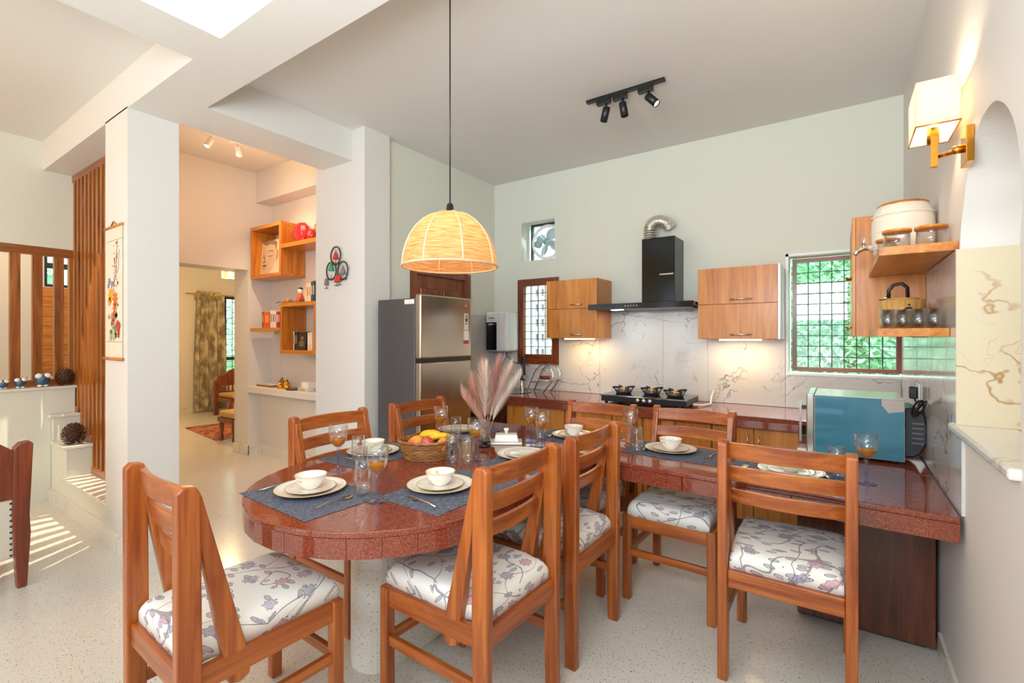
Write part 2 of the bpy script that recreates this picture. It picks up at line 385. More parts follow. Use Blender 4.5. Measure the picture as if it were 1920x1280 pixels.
# ------------------------------------------------------------------ windows, doors, grilles
def grille_window(name, x0, x1, z0, z1, y, cols, rows, fw, fr, matf='frame', depth=.05, bar='iron', rail=0):
    f = MB()
    f.box(x0, x0 + fw, y, y + depth, z0, z1).box(x1 - fw, x1, y, y + depth, z0, z1)
    w = struct(name, f, matf + '_z')
    MB().box(x0 + fw, x1 - fw, y, y + depth, z1 - fw, z1).build('rail', matf + '_x', w)
    MB().box(x0 + fw, x1 - fw, y, y + depth, z0, z0 + fw + rail).build('rail', matf + '_x', w)
    a, b, c, d = x0 + fw, x1 - fw, z0 + fw + rail, z1 - fw
    box(a, b, y + .03, y + .034, c, d).build('pane', 'glass', w)
    me = None
    for i in range(1, cols):
        x = a + (b - a) * i / cols
        o = bpy.data.objects.new('grille_bar', me) if me else None
        if o is None:
            o = MB().box(-.0035, .0035, 0, .007, c, d).build('grille_bar', bar, w); me = o.data
        else: COL.objects.link(o); o.parent = w
        o.location = (x, y + .012, 0)
    me = None
    for k in range(1, rows):
        z = c + (d - c) * k / rows
        if me is None:
            o = MB().box(a, b, 0, .006, -.003, .003).build('grille_bar', bar, w); me = o.data
        else: o = bpy.data.objects.new('grille_bar', me); COL.objects.link(o); o.parent = w
        o.location = (0, y + .004, z)
    return w
grille_window('window_1', -.334 + .02, XR - .002, 1.135, 2.02, YB + .10, 8, 10, .03, 0)
grille_window('window_2', -2.877, -2.377, 1.115, 2.019, YB - .015, 4, 9, .075, 0, rail=.03)
struct('sill_kitchen_window', box(-.36, XR, YB - .012, YB + .1, 1.105, 1.122), 'whiteplastic')
# trim of the kitchen window
struct('trim_1', MB().box(-.352, -.332, YB - .008, YB, 1.1, 2.05).box(-.352, XR, YB - .008, YB, 2.031, 2.05), 'whiteplastic')
def side_window(name, X, y0, y1, z0, z1, cols, rows, frame='iron', fw=.05, mull=()):
    f = MB().box(X, X + .05, y0, y0 + fw, z0, z1).box(X, X + .05, y1 - fw, y1, z0, z1).box(X, X + .05, y0 + fw, y1 - fw, z0, z0 + fw).box(X, X + .05, y0 + fw, y1 - fw, z1 - fw, z1)
    for z in mull: f.box(X, X + .05, y0 + fw, y1 - fw, z - .03, z + .03)
    w = struct(name, f, frame)
    box(X + .02, X + .024, y0 + fw, y1 - fw, z0 + fw, z1 - fw).build('pane', 'glass', w)
    for i in range(1, cols):
        y = y0 + (y1 - y0) * i / cols; box(X + .03, X + .036, y - .004, y + .004, z0 + fw, z1 - fw).build('grille_bar', 'iron', w)
    for k in range(1, rows):
        z = z0 + (z1 - z0) * k / rows; box(X + .036, X + .042, y0 + fw, y1 - fw, z - .004, z + .004).build('grille_bar', 'iron', w)
side_window('window_3', -9.98, 4.5, 5.5, .5, 2.2, 6, 16, 'iron', .05, (.98,))
side_window('window_4', -7.5, 1.45, 1.85, 1.972, 2.37, 0, 0, 'iron', .035, (2.22,))
def glazed(name, x0, x1, z0, z1, n):
    f = MB(); w = .05; y = YR - .12
    for i in range(n + 1):
        x = x0 + (x1 - x0 - w) * i / n; f.box(x, x + w, y, y + .05, z0, z1)
    f.box(x0, x1, y, y + .05, z0, z0 + w).box(x0, x1, y, y + .05, z1 - w, z1)
    return struct(name, f, 'frame_z')
glazed('window_5', -3.3, .1, .05, 2.5, 4); glazed('window_6', -5.2, -3.7, .9, 2.3, 2)
# door behind the fridge
d = struct('door_1', MB().box(-3.26, -3.18, 3.03, 3.1, 0, 2.05).box(-3.26, -3.18, 3.8, 3.87, 0, 2.05).box(-3.26, -3.18, 3.1, 3.8, 1.98, 2.05), 'frame_z', bev=.004)
box(-3.25, -3.215, 3.1, 3.8, 0, 1.98).build('leaf', 'frame_z', d)
for y0, y1 in ((3.17, 3.42), (3.48, 3.73)):
    for z0, z1 in ((1.25, 1.86), (.2, 1.1)): box(-3.215, -3.203, y0, y1, z0, z1).build('panel', 'frame_z', d, bev=.01, seg=1)
# tiled splashback: marble slabs
def slab_part(p, *b): box(*b).build('marble_slab', 'splash', p, bev=.0015, seg=1)
sb = struct('trim_splashback_back', box(-3.18, XR - .012, YB - .004, YB - .0005, .851, 1.10), 'splash')
for x0, x1, z1 in ((-3.184, -2.882, 1.66), (-2.88, -2.374, 1.112), (-2.372, -1.92, 1.66), (-1.919, -1.31, 1.66), (-1.309, -.93, 1.66), (-.929, -.354, 1.385), (-.352, XR - .014, 1.098)):
    slab_part(sb, x0, x1, YB - .014, YB - .0005, .852, z1)
sl = struct('trim_splashback_left', box(-3.2, -3.186, 3.88, YB - .016, .85, 1.64), 'splash')
sr = struct('trim_splashback_right', box(XR - .010, XR, 2.31, YB - .013, .762, 1.04), 'splash')
for y0, y1 in ((2.402, 3.1), (3.105, 3.65), (3.655, 4.28)): slab_part(sr, XR - .012, XR, y0, y1, 1.042, 1.725 if y1 < 3.3 else 1.40)

# slat screen: each slat its own part
scr = struct('screen_slats_wall', MB().box(-5.71, -4.12, 1.30, 1.36, 2.79, 2.85), 'slat_x')
del scr['kind']
tag(scr, 'tall screen of upright teak slats between the column and the stair wall', 'slat screen')
n = 15; me = {}
for i in range(n):
    x = XL + .03 + (1.59 - .06) * (i + .5) / n
    zb = .27 if x > -5.13 else (.52 if x > -5.5 else .74)
    if zb not in me:
        o = box(-.021, .021, 1.295, 1.365, zb + .05, 2.79).build('slat', 'slat_z', scr); me[zb] = o.data
    else: o = bpy.data.objects.new('slat', me[zb]); COL.objects.link(o); o.parent = scr
    o.location = (x, 0, 0)
for x0, x1, z in ((-5.13, -4.12, .27), (-5.5, -5.13, .52), (XL, -5.5, .74)):
    box(x0, x1, 1.29, 1.37, z, z + .05).build('bottom_rail', 'slat_x', scr)
# lattice in the half wall opening
lat = MB().box(XL - .09, XL - .03, -.9, 1.33, 2.115, 2.185).build('post_lattice', 'slat_y')
tag(lat, 'row of broad teak posts above the half wall with owl figurines', 'lattice')
box(XL - .09, XL - .03, -.9, 1.33, .979, 1.03).build('bottom_rail', 'slat_y', lat)
post_y = [.915 - .1375 * k for k in range(1, 13)] + [.915, 1.052, 1.191]
for y0 in post_y: box(XL - .085, XL - .035, y0, y0 + .064, 1.03, 2.115).build('post', 'slat_z', lat)
box(XL - .09, XL - .03, 1.29, 1.33, 1.03, 2.115).build('post', 'slat_z', lat)
# plank panelling seen through the lattice
pl = thing('plank_panelling', 'yellow pine plank panelling on the stair wall seen through the post lattice', 'panelling', (-7.4, 0, 0))
for k in range(9):
    z = .97 + k * .111
    box(.002, .02, 1.42, 1.945, z, z + .107).build('plank', 'cab_y', pl, bev=.003, seg=1)

# ------------------------------------------------------------------ kitchen counters and cabinets
kc = thing('kitchen_worktop', 'long red granite worktop carrying the gas stove along the back wall', 'countertop')
box(-2.62, XR - .002, 3.672, YB - .016, .82, .85).build('top', 'granite', kc, bev=.004)
for x0, x1 in ((-2.62, -2.0), (-1.998, -1.38), (-1.378, -.8), (-.798, -.225)):
    box(x0, x1, 3.674, 3.70, .768, .8195).build('edge_strip', 'granite', kc, bev=.002)
lc = thing('corner_worktop', 'granite worktop in the left corner holding the sink', 'countertop')
box(-3.184, -2.622, 3.80, YB - .016, .82, .85).build('top', 'granite', lc, bev=.004)
# base cabinets
def knob(p, x, z, y):
    MB().lathe([(0, 0), (.007, 0), (.005, .012), (.012, .02), (.009, .028), (0, .03)], n=12).tr(Matrix.Translation((x, y, z)) @ Matrix.Rotation(PI / 2, 4, 'X')).build('knob', 'brass', p)
def pull(p, x, z, y):
    m = MB().tube([(x, y, z + .045), (x, y - .022, z + .045), (x, y - .022, z - .045), (x, y, z - .045)], .005, 8)
    m.build('handle', 'chrome', p)
def cup(p, x, z, y, w=.1):
    MB().bar((x - w / 2, y - .018, z), (x + w / 2, y - .018, z), .006, .016).box(x - w / 2, x - w / 2 + .008, y - .018, y, z - .006, z + .006).box(x + w / 2 - .008, x + w / 2, y - .018, y, z - .006, z + .006).build('handle', 'chrome', p)
CABS = [(-2.62, -2.0, [-2.31], 'knob', 'base cabinet with plain doors beside the pampas grass, left end'),
        (-1.995, -1.56, [], 'cupd', 'base cabinet with cup pulls behind the chair nearest the stove, left'),
        (-1.555, -1.30, [], 'cup', 'narrow base cabinet below the left burner'),
        (-1.295, -.78, [-1.04], 'pull', 'base cabinet with small knobs below the right burner'),
        (-.775, -.225, [-.5], 'pull', 'base cabinet with two slim steel pulls left of the oven')]
for x0, x1, sp, kind, lab in CABS:
    c = thing('base_cabinet', lab, 'cabinet')
    box(x0, x1, 3.745, YB - .02, .1, .765).build('body', 'cab_z', c)
    box(x0, x1, 3.80, YB - .02, 0, .098).build('plinth', 'dark_x', c)
    xs = [x0] + sp + [x1]
    for i in range(len(xs) - 1):
        dr = box(xs[i] + .003, xs[i + 1] - .003, 3.725, 3.744, .11, .76).build('door', 'cab_z', c, bev=.002)
        xm = xs[i + 1] - .035 if i == 0 and len(xs) > 2 else (xs[i] + .035 if len(xs) > 2 else (xs[i] + xs[i + 1]) / 2)
        if kind == 'knob': knob(dr, xm, .70, 3.725)
        elif kind == 'pull': pull(dr, xm, .66, 3.725)
        else: cup(dr, xm, .70, 3.725)
c = thing('sink_cabinet', 'dark wooden cabinet under the corner sink beside the fridge', 'cabinet')
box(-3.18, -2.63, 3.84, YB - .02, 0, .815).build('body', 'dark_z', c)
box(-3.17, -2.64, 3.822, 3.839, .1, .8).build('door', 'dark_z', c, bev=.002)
# right hand low worktop (microwave stands on it) : side of the dining peninsula
rw = thing('side_worktop', 'low red granite worktop under the blue sided oven along the right wall', 'countertop')
box(-.205, XR - .014, 2.905, 3.668, .73, .76).build('top', 'granite', rw, bev=.003)
box(-.205, -.19, 2.905, 3.668, .67, .7295).build('edge_strip', 'granite', rw)
pn = thing('peninsula_cabinet', 'dark reddish wooden cabinet end under the right end of the granite table', 'cabinet')
box(-.178, XR - .016, 2.832, 3.66, 0.012, .667).build('body', 'dark_z', pn)
box(-.178, XR - .016, 2.812, 2.831, .012, .667).build('end_panel', 'dark_z', pn, bev=.002)
box(-.17, XR - .05, 2.83, 3.6, 0, .0119).build('plinth', 'black', pn)

def wall_cab(x0, x1, z0, z1, zs, lab, hx, hw=.12, side='z'):
    c = thing('wall_cabinet', lab, 'cabinet')
    box(x0, x1, 3.982, YB - .016, z0, z1).build('body', 'cab_z', c)
    for a, b in zip(zs, zs[1:]):
        f = box(x0 + .001, x1 - .001, 3.962, 3.981, a + .0015, b - .0015).build('door', 'cab_z', c, bev=.0015)
        z = a + .035
        MB().tube([(hx - hw / 2, 3.962, z), (hx - hw / 2 + .01, 3.935, z), (hx + hw / 2 - .01, 3.935, z), (hx + hw / 2, 3.962, z)], .006, 8).build('handle', 'chrome', f)
    return c
c = wall_cab(-2.324, -1.80, 1.39, 1.935, (1.39, 1.665, 1.935), 'two tier wooden wall cabinet between the small window and the hood', -2.0)
box(-2.2, -1.9, 4.10, 4.14, 1.378, 1.389).build('light_strip', 'strip_on', c)
c = wall_cab(-.932, -.374, 1.386, 1.937, (1.386, 1.655, 1.937), 'wider two tier wooden wall cabinet right of the hood', -.62, .15)
box(-.373, -.357, 3.962, YB - .016, 1.386, 1.937).build('side_panel', 'whiteplastic', c)
box(-.8, -.5, 4.10, 4.14, 1.374, 1.385).build('light_strip', 'strip_on', c)
lamp('AREA', 'strip_left_light', (-2.0, 4.12, 1.372), 1.7, (1, .68, .32), shape='RECTANGLE', size=.3, size_y=.04)
lamp('AREA', 'strip_right_light', (-.65, 4.12, 1.368), 1.7, (1, .72, .34), shape='RECTANGLE', size=.3, size_y=.04)
c = thing('corner_wall_cabinet', 'tall wooden wall cabinet on the right wall behind the shelves', 'cabinet')
box(.073, XR - .002, 3.27, 3.98, 1.405, 2.06).build('body', 'cab_z', c)
box(.055, .072, 3.25, 3.61, 1.403, 2.062).build('door', 'cab_z', c, bev=.002)
box(.055, .072, 3.615, 3.98, 1.403, 2.062).build('door', 'cab_z', c, bev=.002)
box(.073, XR - .002, 3.25, 3.269, 1.403, 2.062).build('side_panel', 'cab_z', c)
for z in (1.455, 1.735):
    MB().tube([(.055, 3.30, z), (.028, 3.31, z), (.028, 3.40, z), (.055, 3.41, z)], .005, 8).build('handle', 'brass', c.children[1])

# hood
h = thing('range_hood', 'black glass chimney hood with flat visor above the gas stove', 'range hood')
box(-1.41, -1.13, 4.03, YB - .016, 1.70, 2.245).build('chimney', 'blackglass', h, bev=.003)
box(-1.84, -.94, 3.87, YB - .016, 1.655, 1.685).build('visor', 'blackglass', h, bev=.006)
box(-1.84, -.94, 3.866, 3.8695, 1.640, 1.688).build('front_strip', 'blackglass', h)
box(-1.80, -.98, 3.88, YB - .03, 1.640, 1.654).build('underside', 'steel_dark', h)
box(-1.255, -1.14, 4.024, 4.0295, 1.925, 1.935).build('badge_bar', 'chrome', h)
for k in range(5): box(-1.50 + k * .025, -1.493 + k * .025, 3.8645, 3.8659, 1.662, 1.669).build('touch_key', 'whiteplastic', h)
box(-1.66, -1.56, 3.95, 4.0, 1.636, 1.6395).build('lamp_lens', 'spot_on', h)
lamp('AREA', 'hood_light', (-1.4, 4.0, 1.63), 1.0, (1, .97, .9), shape='RECTANGLE', size=.5, size_y=.05)
# ribbed duct
m = MB(); P = []
cx0, z0, R = -1.385, 2.246, .075
path = [(cx0, 4.16, z0), (cx0, 4.16, z0 + .10)]
for k in range(1, 13):
    a = PI * .93 * k / 12; path.append((cx0 + R - R * math.cos(a), 4.16 + .085 * (k / 12) ** 2, z0 + .10 + R * math.sin(a)))
pts = []
for i in range(len(path) - 1):
    nq = 10 if i == 0 else 3
    for q in range(nq): pts.append(tuple(Vector(path[i]).lerp(Vector(path[i + 1]), q / nq)))
m.tube(pts, [.056 if i % 2 else .049 for i in range(len(pts))], 22, smooth=False)
tag(m.build('exhaust_duct', 'alu'), 'bent silver ribbed foil duct rising from the black chimney', 'duct')

# stove
sv = thing('gas_stove', 'three burner gas stove with black front on the back worktop', 'stove')
bx = (-1.655, -.96, 3.73, 4.10)
box(bx[0], bx[1], bx[2], bx[3], .868, .915).build('body', 'black', sv, bev=.004)
box(bx[0] - .005, bx[1] + .005, bx[2] - .008, bx[3], .9155, .923).build('top_plate', 'blackglass', sv, bev=.002)
box(bx[0] - .006, bx[1] + .006, bx[2] - .012, bx[2] - .0085, .9145, .924).build('trim', 'chrome', sv)
for x in (bx[0] + .04, bx[1] - .05):
    for y in (3.75, 4.06): MB().cyl((x, y, .8505), (x, y, .868), .014, 10).build('foot', 'black', sv)
for x in (-1.335, -1.285, -1.235):
    kb = MB().lathe([(0, 0), (.021, 0), (.021, .006), (.017, .02), (.01, .026), (0, .027)], n=16).tr(Matrix.Translation((x, bx[2], .892)) @ Matrix.Rotation(PI / 2, 4, 'X')).build('knob', 'chrome', sv)
for x, y in ((-1.53, 3.92), (-1.30, 3.96), (-1.09, 3.90)):
    b = MB().lathe([(0, 0), (.06, 0), (.078, .028), (.07, .03), (.045, .012), (0, .012)], (x, y, .9235), 20).build('burner_pan', 'steel_dark', sv)
    MB().lathe([(0, .02), (.026, .02), (.028, .034), (.02, .042), (0, .042)], (x, y, .9235), 16).build('burner_head', 'brass', b)
    for k in range(4):
        a = PI / 4 + k * PI / 2; ca, sa = math.cos(a), math.sin(a)
        g = MB()
        g.bar((x + ca * .035, y + sa * .035, .972), (x + ca * .1, y + sa * .1, .975), .008, .016)
        g.bar((x + ca * .074, y + sa * .074, .945), (x + ca * .09, y + sa * .09, .97), .008, .008)
        g.build('pan_support', 'iron', b)
tag(MB().tube([(-.95, 3.9, .875), (-.9, 3.95, .862), (-.86, 4.08, .862), (-.88, 4.2, .9), (-.88, 4.29, .95)], .008, 8).build('gas_hose', 'whiteplastic'), 'pale gas hose leaving the right end of the stove', 'hose')

# sink + rack + tap + purifier
sk = thing('sink', 'round steel sink bowl set in the corner worktop', 'sink', (-2.72, 3.98, .8505))
MB().lathe([(.19, .003), (.175, .004), (.16, .002), (.15, .0012)], n=32).build('rim', 'steel', sk)
MB().lathe([(0, .0005), (.15, .0008)], n=32).build('bowl', 'steel', sk)
rk = thing('dish_rack', 'chrome arched wire dish rack beside the sink', 'rack', (-2.43, 4.12, .85))
for y in (-.07, .07):
    MB().tube([(-.17, y, .005), (-.07, y, .22), (0, y, .28), (.08, y, .27), (.13, y, .2), (.13, y, .13), (.02, y, .005)], .006, 8).build('arch', 'chrome', rk)
MB().tube([(-.13, -.07, .1), (.12, -.07, .13), (.12, .07, .13), (-.13, .07, .1)], .005, 8, closed=True).build('tray_frame', 'chrome', rk)
for k in range(7):
    x = -.12 + k * .038; MB().tube([(x, -.07, .1 + k * .005), (x, .07, .1 + k * .005)], .003, 6).build('wire', 'chrome', rk)
t_ = thing('sink_tap', 'black and chrome gooseneck tap over the corner sink', 'tap', (-2.76, 4.2, .85))
MB().lathe([(0, 0), (.025, 0), (.025, .01), (.016, .03), (.014, .1)], n=16).build('base', 'chrome', t_)
MB().tube([(0, 0, .09), (0, 0, .30), (.01, -.02, .34), (.045, -.05, .36), (.08, -.08, .34), (.09, -.09, .30), (.09, -.09, .16)], .011, 10).build('spout', 'iron', t_)
box(-.02, .05, -.015, .01, .1, .115).build('lever', 'chrome', t_)
tag(MB().lathe([(0, 0), (.05, 0), (.056, .02), (.05, .03), (0, .03)], n=16).tr(Matrix.Translation((-2.42, 4.10, .9855))).build('red_bowl', plain('dark_red_plastic', '7a1414', .3)), 'small dark red bowl lying in the dish rack', 'bowl')
wp = thing('water_purifier', 'white wall mounted water purifier with dark window in the left corner', 'water purifier')
box(-3.15, -2.86, 4.08, YB - .016, 1.25, 1.672).build('body', 'whiteplastic', wp, bev=.02, seg=4)
box(-3.135, -3.0, 4.072, 4.079, 1.262, 1.56).build('window', 'blackglass', wp, bev=.002)
box(-2.955, -2.885, 4.066, 4.079, 1.262, 1.655).build('front_panel', 'whiteplastic', wp, bev=.006)
box(-3.10, -3.02, 4.069, 4.0715, 1.53, 1.545).build('display', 'chrome', wp)
box(-3.11, -3.03, 4.0735, 4.079, 1.60, 1.61).build('badge', 'steel', wp)
tag(MB().tube([(-2.98, 4.2, 1.247), (-2.98, 4.2, 1.2), (-3.03, 4.2, 1.12), (-3.06, 4.22, 1.02), (-3.05, 4.25, .9), (-3.05, 4.27, .852)], .007, 8).build('water_pipe', 'whiteplastic'), 'white pipe dropping from the water purifier', 'pipe')
tag(MB().tube([(-2.97, 4.2, 1.247), (-2.95, 4.2, 1.2), (-2.88, 4.21, 1.14), (-2.8, 4.22, 1.12), (-2.74, 4.22, 1.115), (-2.70, 4.24, 1.1)], .005, 8).build('water_pipe', 'steel_dark'), 'thin grey pipe running from the purifier to the tap', 'pipe')
# exhaust fan in the square opening
ef = thing('exhaust_fan', 'round exhaust fan with grey blades set in the square opening high on the back wall', 'fan', (-2.60, YB + .16, 2.425))
MB().tube([(.175 * math.cos(a), -.01, .175 * math.sin(a)) for a in [k * PI / 16 for k in range(32)]], .02, 8, closed=True).build('ring', 'whiteplastic', ef)
fr = plain('fan_blue_grey', 'a9bcc0', .4)
M['fan'] = fr
m = MB().box(-.205, -.185, -.02, .02, -.2, .2).box(-.205, .205, -.02, .02, .185, .203).box(.185, .205, -.02, .02, -.2, .2); m.build('frame', 'iron', ef)
for k in range(4):
    a = k * PI / 2 + .5
    m = MB().ell((0, 0, 0), .056, .008, .068, 14, 6).tr(Matrix.Rotation(a, 4, 'Y') @ Matrix.Translation((0, 0, .09)) @ Matrix.Rotation(.4, 4, 'Z')); m.build('blade', 'fan', ef)
MB().cyl((0, -.03, 0), (0, .03, 0), .04, 16).build('hub', 'fan', ef)
for a in (.3, 2.4, 4.4): MB().bar((.03 * math.cos(a), -.035, .03 * math.sin(a)), (.175 * math.cos(a), -.02, .175 * math.sin(a)), .01, .006).build('strut', 'whiteplastic', ef)
MB().cyl((-.1, -.06, -.02), (-.1, -.02, -.02), .04, 18).build('motor_cap', 'fan', ef)

# fridge
f = thing('refrigerator', 'tall two door steel refrigerator with dark grey side beside the pier', 'refrigerator')
box(-3.09, -2.665, 2.575, 3.165, .03, 1.70).build('body', 'steel_dark', f, bev=.006)
u = box(-2.66, -2.60, 2.57, 3.17, 1.235, 1.728).build('freezer_door', 'steel', f, bev=.012, seg=3)
box(-2.66, -2.60, 2.57, 3.17, .06, 1.205).build('door', 'steel', f, bev=.012, seg=3)
box(-2.655, -2.615, 2.59, 3.15, 1.206, 1.234).build('handle_recess', 'black', f)
box(-2.599, -2.597, 3.075, 3.125, 1.46, 1.60).build('sticker', plain('cream_sticker', 'e8e0cc', .5), u)
box(-2.5985, -2.5965, 3.07, 3.13, 1.375, 1.455).build('sticker', 'whiteplastic', u)
box(-2.5985, -2.5965, 3.07, 3.13, 1.345, 1.374).build('sticker', plain('red_sticker', 'b8323a', .5), u)
box(-2.5985, -2.5970, 3.09, 3.11, 1.655, 1.672).build('badge', 'chrome', u)
box(-2.5968, -2.5962, 3.085, 3.115, 1.51, 1.517).build('sticker_print', 'black', u)
box(-2.5968, -2.5962, 3.085, 3.115, 1.53, 1.56).build('sticker_print', 'steel_dark', u)
def text_on(s, size, loc, rot, mat, parent, name='lettering'):
    cu = bpy.data.curves.new(name, 'FONT'); cu.body = s; cu.size = size; cu.align_x = 'CENTER'; cu.align_y = 'CENTER'; cu.extrude = .0003
    o = bpy.data.objects.new(name, cu); COL.objects.link(o); dg = bpy.context.evaluated_depsgraph_get()
    me = bpy.data.meshes.new_from_object(o.evaluated_get(dg)); bpy.data.objects.remove(o)
    me.materials.clear(); me.materials.append(M[mat]); q = bpy.data.objects.new(name, me); COL.objects.link(q)
    q.location = loc; q.rotation_euler = rot; q.parent = parent; return q
text_on('10', .034, (-2.5962, 3.10, 1.575), (PI / 2, 0, PI / 2), 'black', u)
for x in (-3.0, -2.72): 
    for y in (2.62, 3.12): MB().cyl((x, y, 0), (x, y, .03), .02, 10).build('foot', 'black', f)
box(-2.775, -2.72, 2.570, 2.5745, 1.655, 1.69).build('side_label', 'whiteplastic', f)
box(-2.715, -2.672, 2.570, 2.5745, 1.655, 1.69).build('side_label', 'whiteplastic', f)

# oven
mo = thing('countertop_oven', 'boxy oven with blue filmed side standing on the right worktop', 'oven')
film = NT('blue_protective_film'); M['film'] = film.set(color=film.mix(film.noise(film.mapped((1, 1, 3)), 4, 2), lin('1f6479'), lin('3d86a0')), rough=.25, coat=.4)
X0, X1, Y0, Y1, Z0, Z1 = -.115, .267, 3.07, 3.46, .775, 1.088
box(X0, X1, Y0, Y1, Z0, Z1).build('body', 'whiteplastic', mo, bev=.004)
box(X0 + .002, X1 - .002, Y0 - .002, Y0 - .0005, Z0 + .002, Z1 - .002).build('film', 'film', mo)
q = MB().prism([(.175, Z1 - .004), (X1 - .003, Z1 - .004), (X1 - .003, Z1 - .06), (.203, Z1 - .072), (.175, Z1 - .035)], 0, .0008).tr(Matrix.Translation((0, Y0 - .0021, 0)) @ Matrix.Rotation(PI / 2, 4, 'X')); q.build('bare_patch', plain('bare_beige_metal', 'b9aaa0', .35), mo)
box(-.152, X0 - .001, Y0 - .004, Y1 + .01, Z0 - .004, Z1 + .004).build('door', 'steel', mo, bev=.005)
MB().box(-.19, -.178, 3.14, 3.155, .815, 1.04).build('handle', 'steel', mo)
MB().box(-.178, -.152, 3.14, 3.155, 1.0, 1.018).box(-.178, -.152, 3.14, 3.155, .83, .848).build('handle_bracket', 'black', mo)
for x in (-.09, .23):
    for y in (3.1, 3.43): MB().cyl((x, y, .7605), (x, y, .776), .013, 10).build('foot', 'black', mo)
bl = MB().prism([(.268, 1.035), (.31, 1.045), (.35, 1.01), (.362, .95), (.362, .87), (.335, .81), (.31, .79), (.268, .79)], 0, .24).tr(Matrix.Translation((0, 3.38, 0)) @ Matrix.Rotation(PI / 2, 4, 'X'))
bl.build('rear_housing', 'black', mo, bev=.008)
for k in range(5): box(.30 - .0, .345, 3.1385, 3.1395, .86 + k * .025, .868 + k * .025).build('vent_slot', 'steel_dark', mo)
so = thing('wall_socket', 'white socket with black plug on the splashback behind the oven', 'socket')
box(XR - .02, XR - .0125, 3.34, 3.46, 1.06, 1.15).build('plate', 'whiteplastic', so, bev=.003)
box(XR - .055, XR - .0205, 3.37, 3.42, 1.065, 1.13).build('plug', 'black', so, bev=.006)
m = MB(); pts = [(.335, 3.39, 1.064), (.335, 3.34, 1.055)]
for k in range(34):
    a = k * .55; pts.append((.318 + .022 * math.cos(a * .7), 3.03 + .055 * math.cos(a) + k * .001, 1.05 + .045 * math.sin(a * .9)))
m.tube(pts, .0045, 6)
tag(m.build('power_cord', 'black'), 'tangled black power cord bundled behind the oven', 'cord')

# shelves on the right wall
sh = thing('wall_shelf', 'upper wooden shelf carrying the ceramic water dispenser', 'shelf')
box(.128, XR - .001, 2.42, 3.248, 1.727, 1.762).build('board', 'shelf_y', sh, bev=.002)
sh2 = thing('wall_shelf', 'lower wooden shelf crowded with drinking glasses', 'shelf')
box(.128, XR - .013, 2.51, 3.248, 1.402, 1.437).build('board', 'shelf_y', sh2, bev=.002)
wd = thing('water_dispenser', 'big ribbed white ceramic water dispenser on the upper shelf', 'water dispenser', (.243, 2.90, 1.7625)); wd.scale = (1, 1, 1.1)
cer = plain('glazed_ceramic', 'f2e4d0', .12, .02, coat=.5); M['ceramic'] = cer
MB().lathe([(0, 0), (.085, 0), (.103, .02), (.114, .05), (.118, .09), (.119, .13), (.117, .17), (.111, .20), (.10, .225), (.093, .235), (.09, .235)], n=40).build('pot', 'ceramic', wd)
MB().lathe([(.094, .228), (.097, .236), (.09, .242), (0, .242)], n=36).build('lid', 'shelf_x', wd)
for z in (.05, .12, .19): MB().lathe([(.1195, z - .003), (.1215, z), (.1195, z + .003)], n=40).build('ridge', 'ceramic', wd)
MB().tube([(-.10, -.03, .06), (-.15, -.05, .06), (-.175, -.06, .045), (-.185, -.064, .03)], [.014, .012, .011, .009], 10).build('tap', 'chrome', wd)
MB().tube([(-.148, -.049, .07), (-.148, -.049, .11)], [.01, .006], 8).build('tap_handle', 'chrome', wd)
def jar(x, y, r, h, lab):
    j = thing('lidded_jar', lab, 'jar', (x, y, 1.7625))
    MB().lathe([(0, .001), (r, .001), (r, h), (r - .003, h), (r - .003, .005), (0, .005)], n=24).build('body', 'glass', j)
    MB().lathe([(0, h + .0005), (r + .004, h + .0005), (r + .004, h + .012), (0, h + .012)], n=24).build('lid', 'shelf_x', j)
jar(.197, 2.575, .046, .075, 'clear glass jar with wooden lid in front of the dispenser, left')
jar(.305, 2.56, .05, .075, 'clear glass jar with wider wooden lid near the shelf end')
jar(.175, 2.70, .04, .06, 'smaller lidded glass jar tucked behind the left jar')
bk = thing('ice_bucket', 'round bamboo ice bucket with black handle on the lower shelf', 'bucket', (.245, 2.98, 1.4375))
bam = wood('bamboo', 'z', 'b07a30', 'd8a352', 'e8bc70', .4, 2); M['bamboo'] = bam
MB().lathe([(0, 0), (.078, 0), (.092, .14), (.088, .142), (.08, .13), (0, .13)], n=32).build('tub', 'bamboo', bk)
MB().lathe([(0, .1425), (.07, .1425), (.068, .15), (0, .15)], n=28).build('lid', 'bamboo', bk)
MB().tube([(-.085, -.02, .145), (-.06, -.03, .155), (-.045, -.02, .17)], .006, 8).build('hinge', 'chrome', bk)
MB().tube([(-.05, -.03, .15), (-.05, -.03, .19), (-.03, -.03, .215), (.0, -.03, .22), (.02, -.03, .20), (.02, -.05, .15), (.02, -.085, .11)], .008, 10).build('handle', 'black', bk)
MB().ell((.02, -.09, .085), .02, .012, .02).build('pump_ball', 'black', bk)
# glasses on the lower shelf
g0 = None; k = 0
for j in range(3):
    for i in range(4):
        x, y = .168 + i * .05, 2.56 + j * .062 + .01 * (i % 2)
        h = .082
        if g0 is None:
            g0 = MB().lathe([(0, .001), (.019, .001), (.0225, .03), (.0235, h), (.0215, h), (.0205, .03), (.017, .008), (0, .008)], n=18).build('shelf_glass', 'glass')
            o = g0
        else: o = g0.copy(); COL.objects.link(o)
        tag(o, 'clear tumbler on the lower shelf, ' + ('front', 'middle', 'rear')[j] + ' row, ' + ('leftmost', 'second from left', 'third from left', 'nearest the wall')[i], 'glass', 'tumblers on the lower shelf', (x, y, 1.4372))

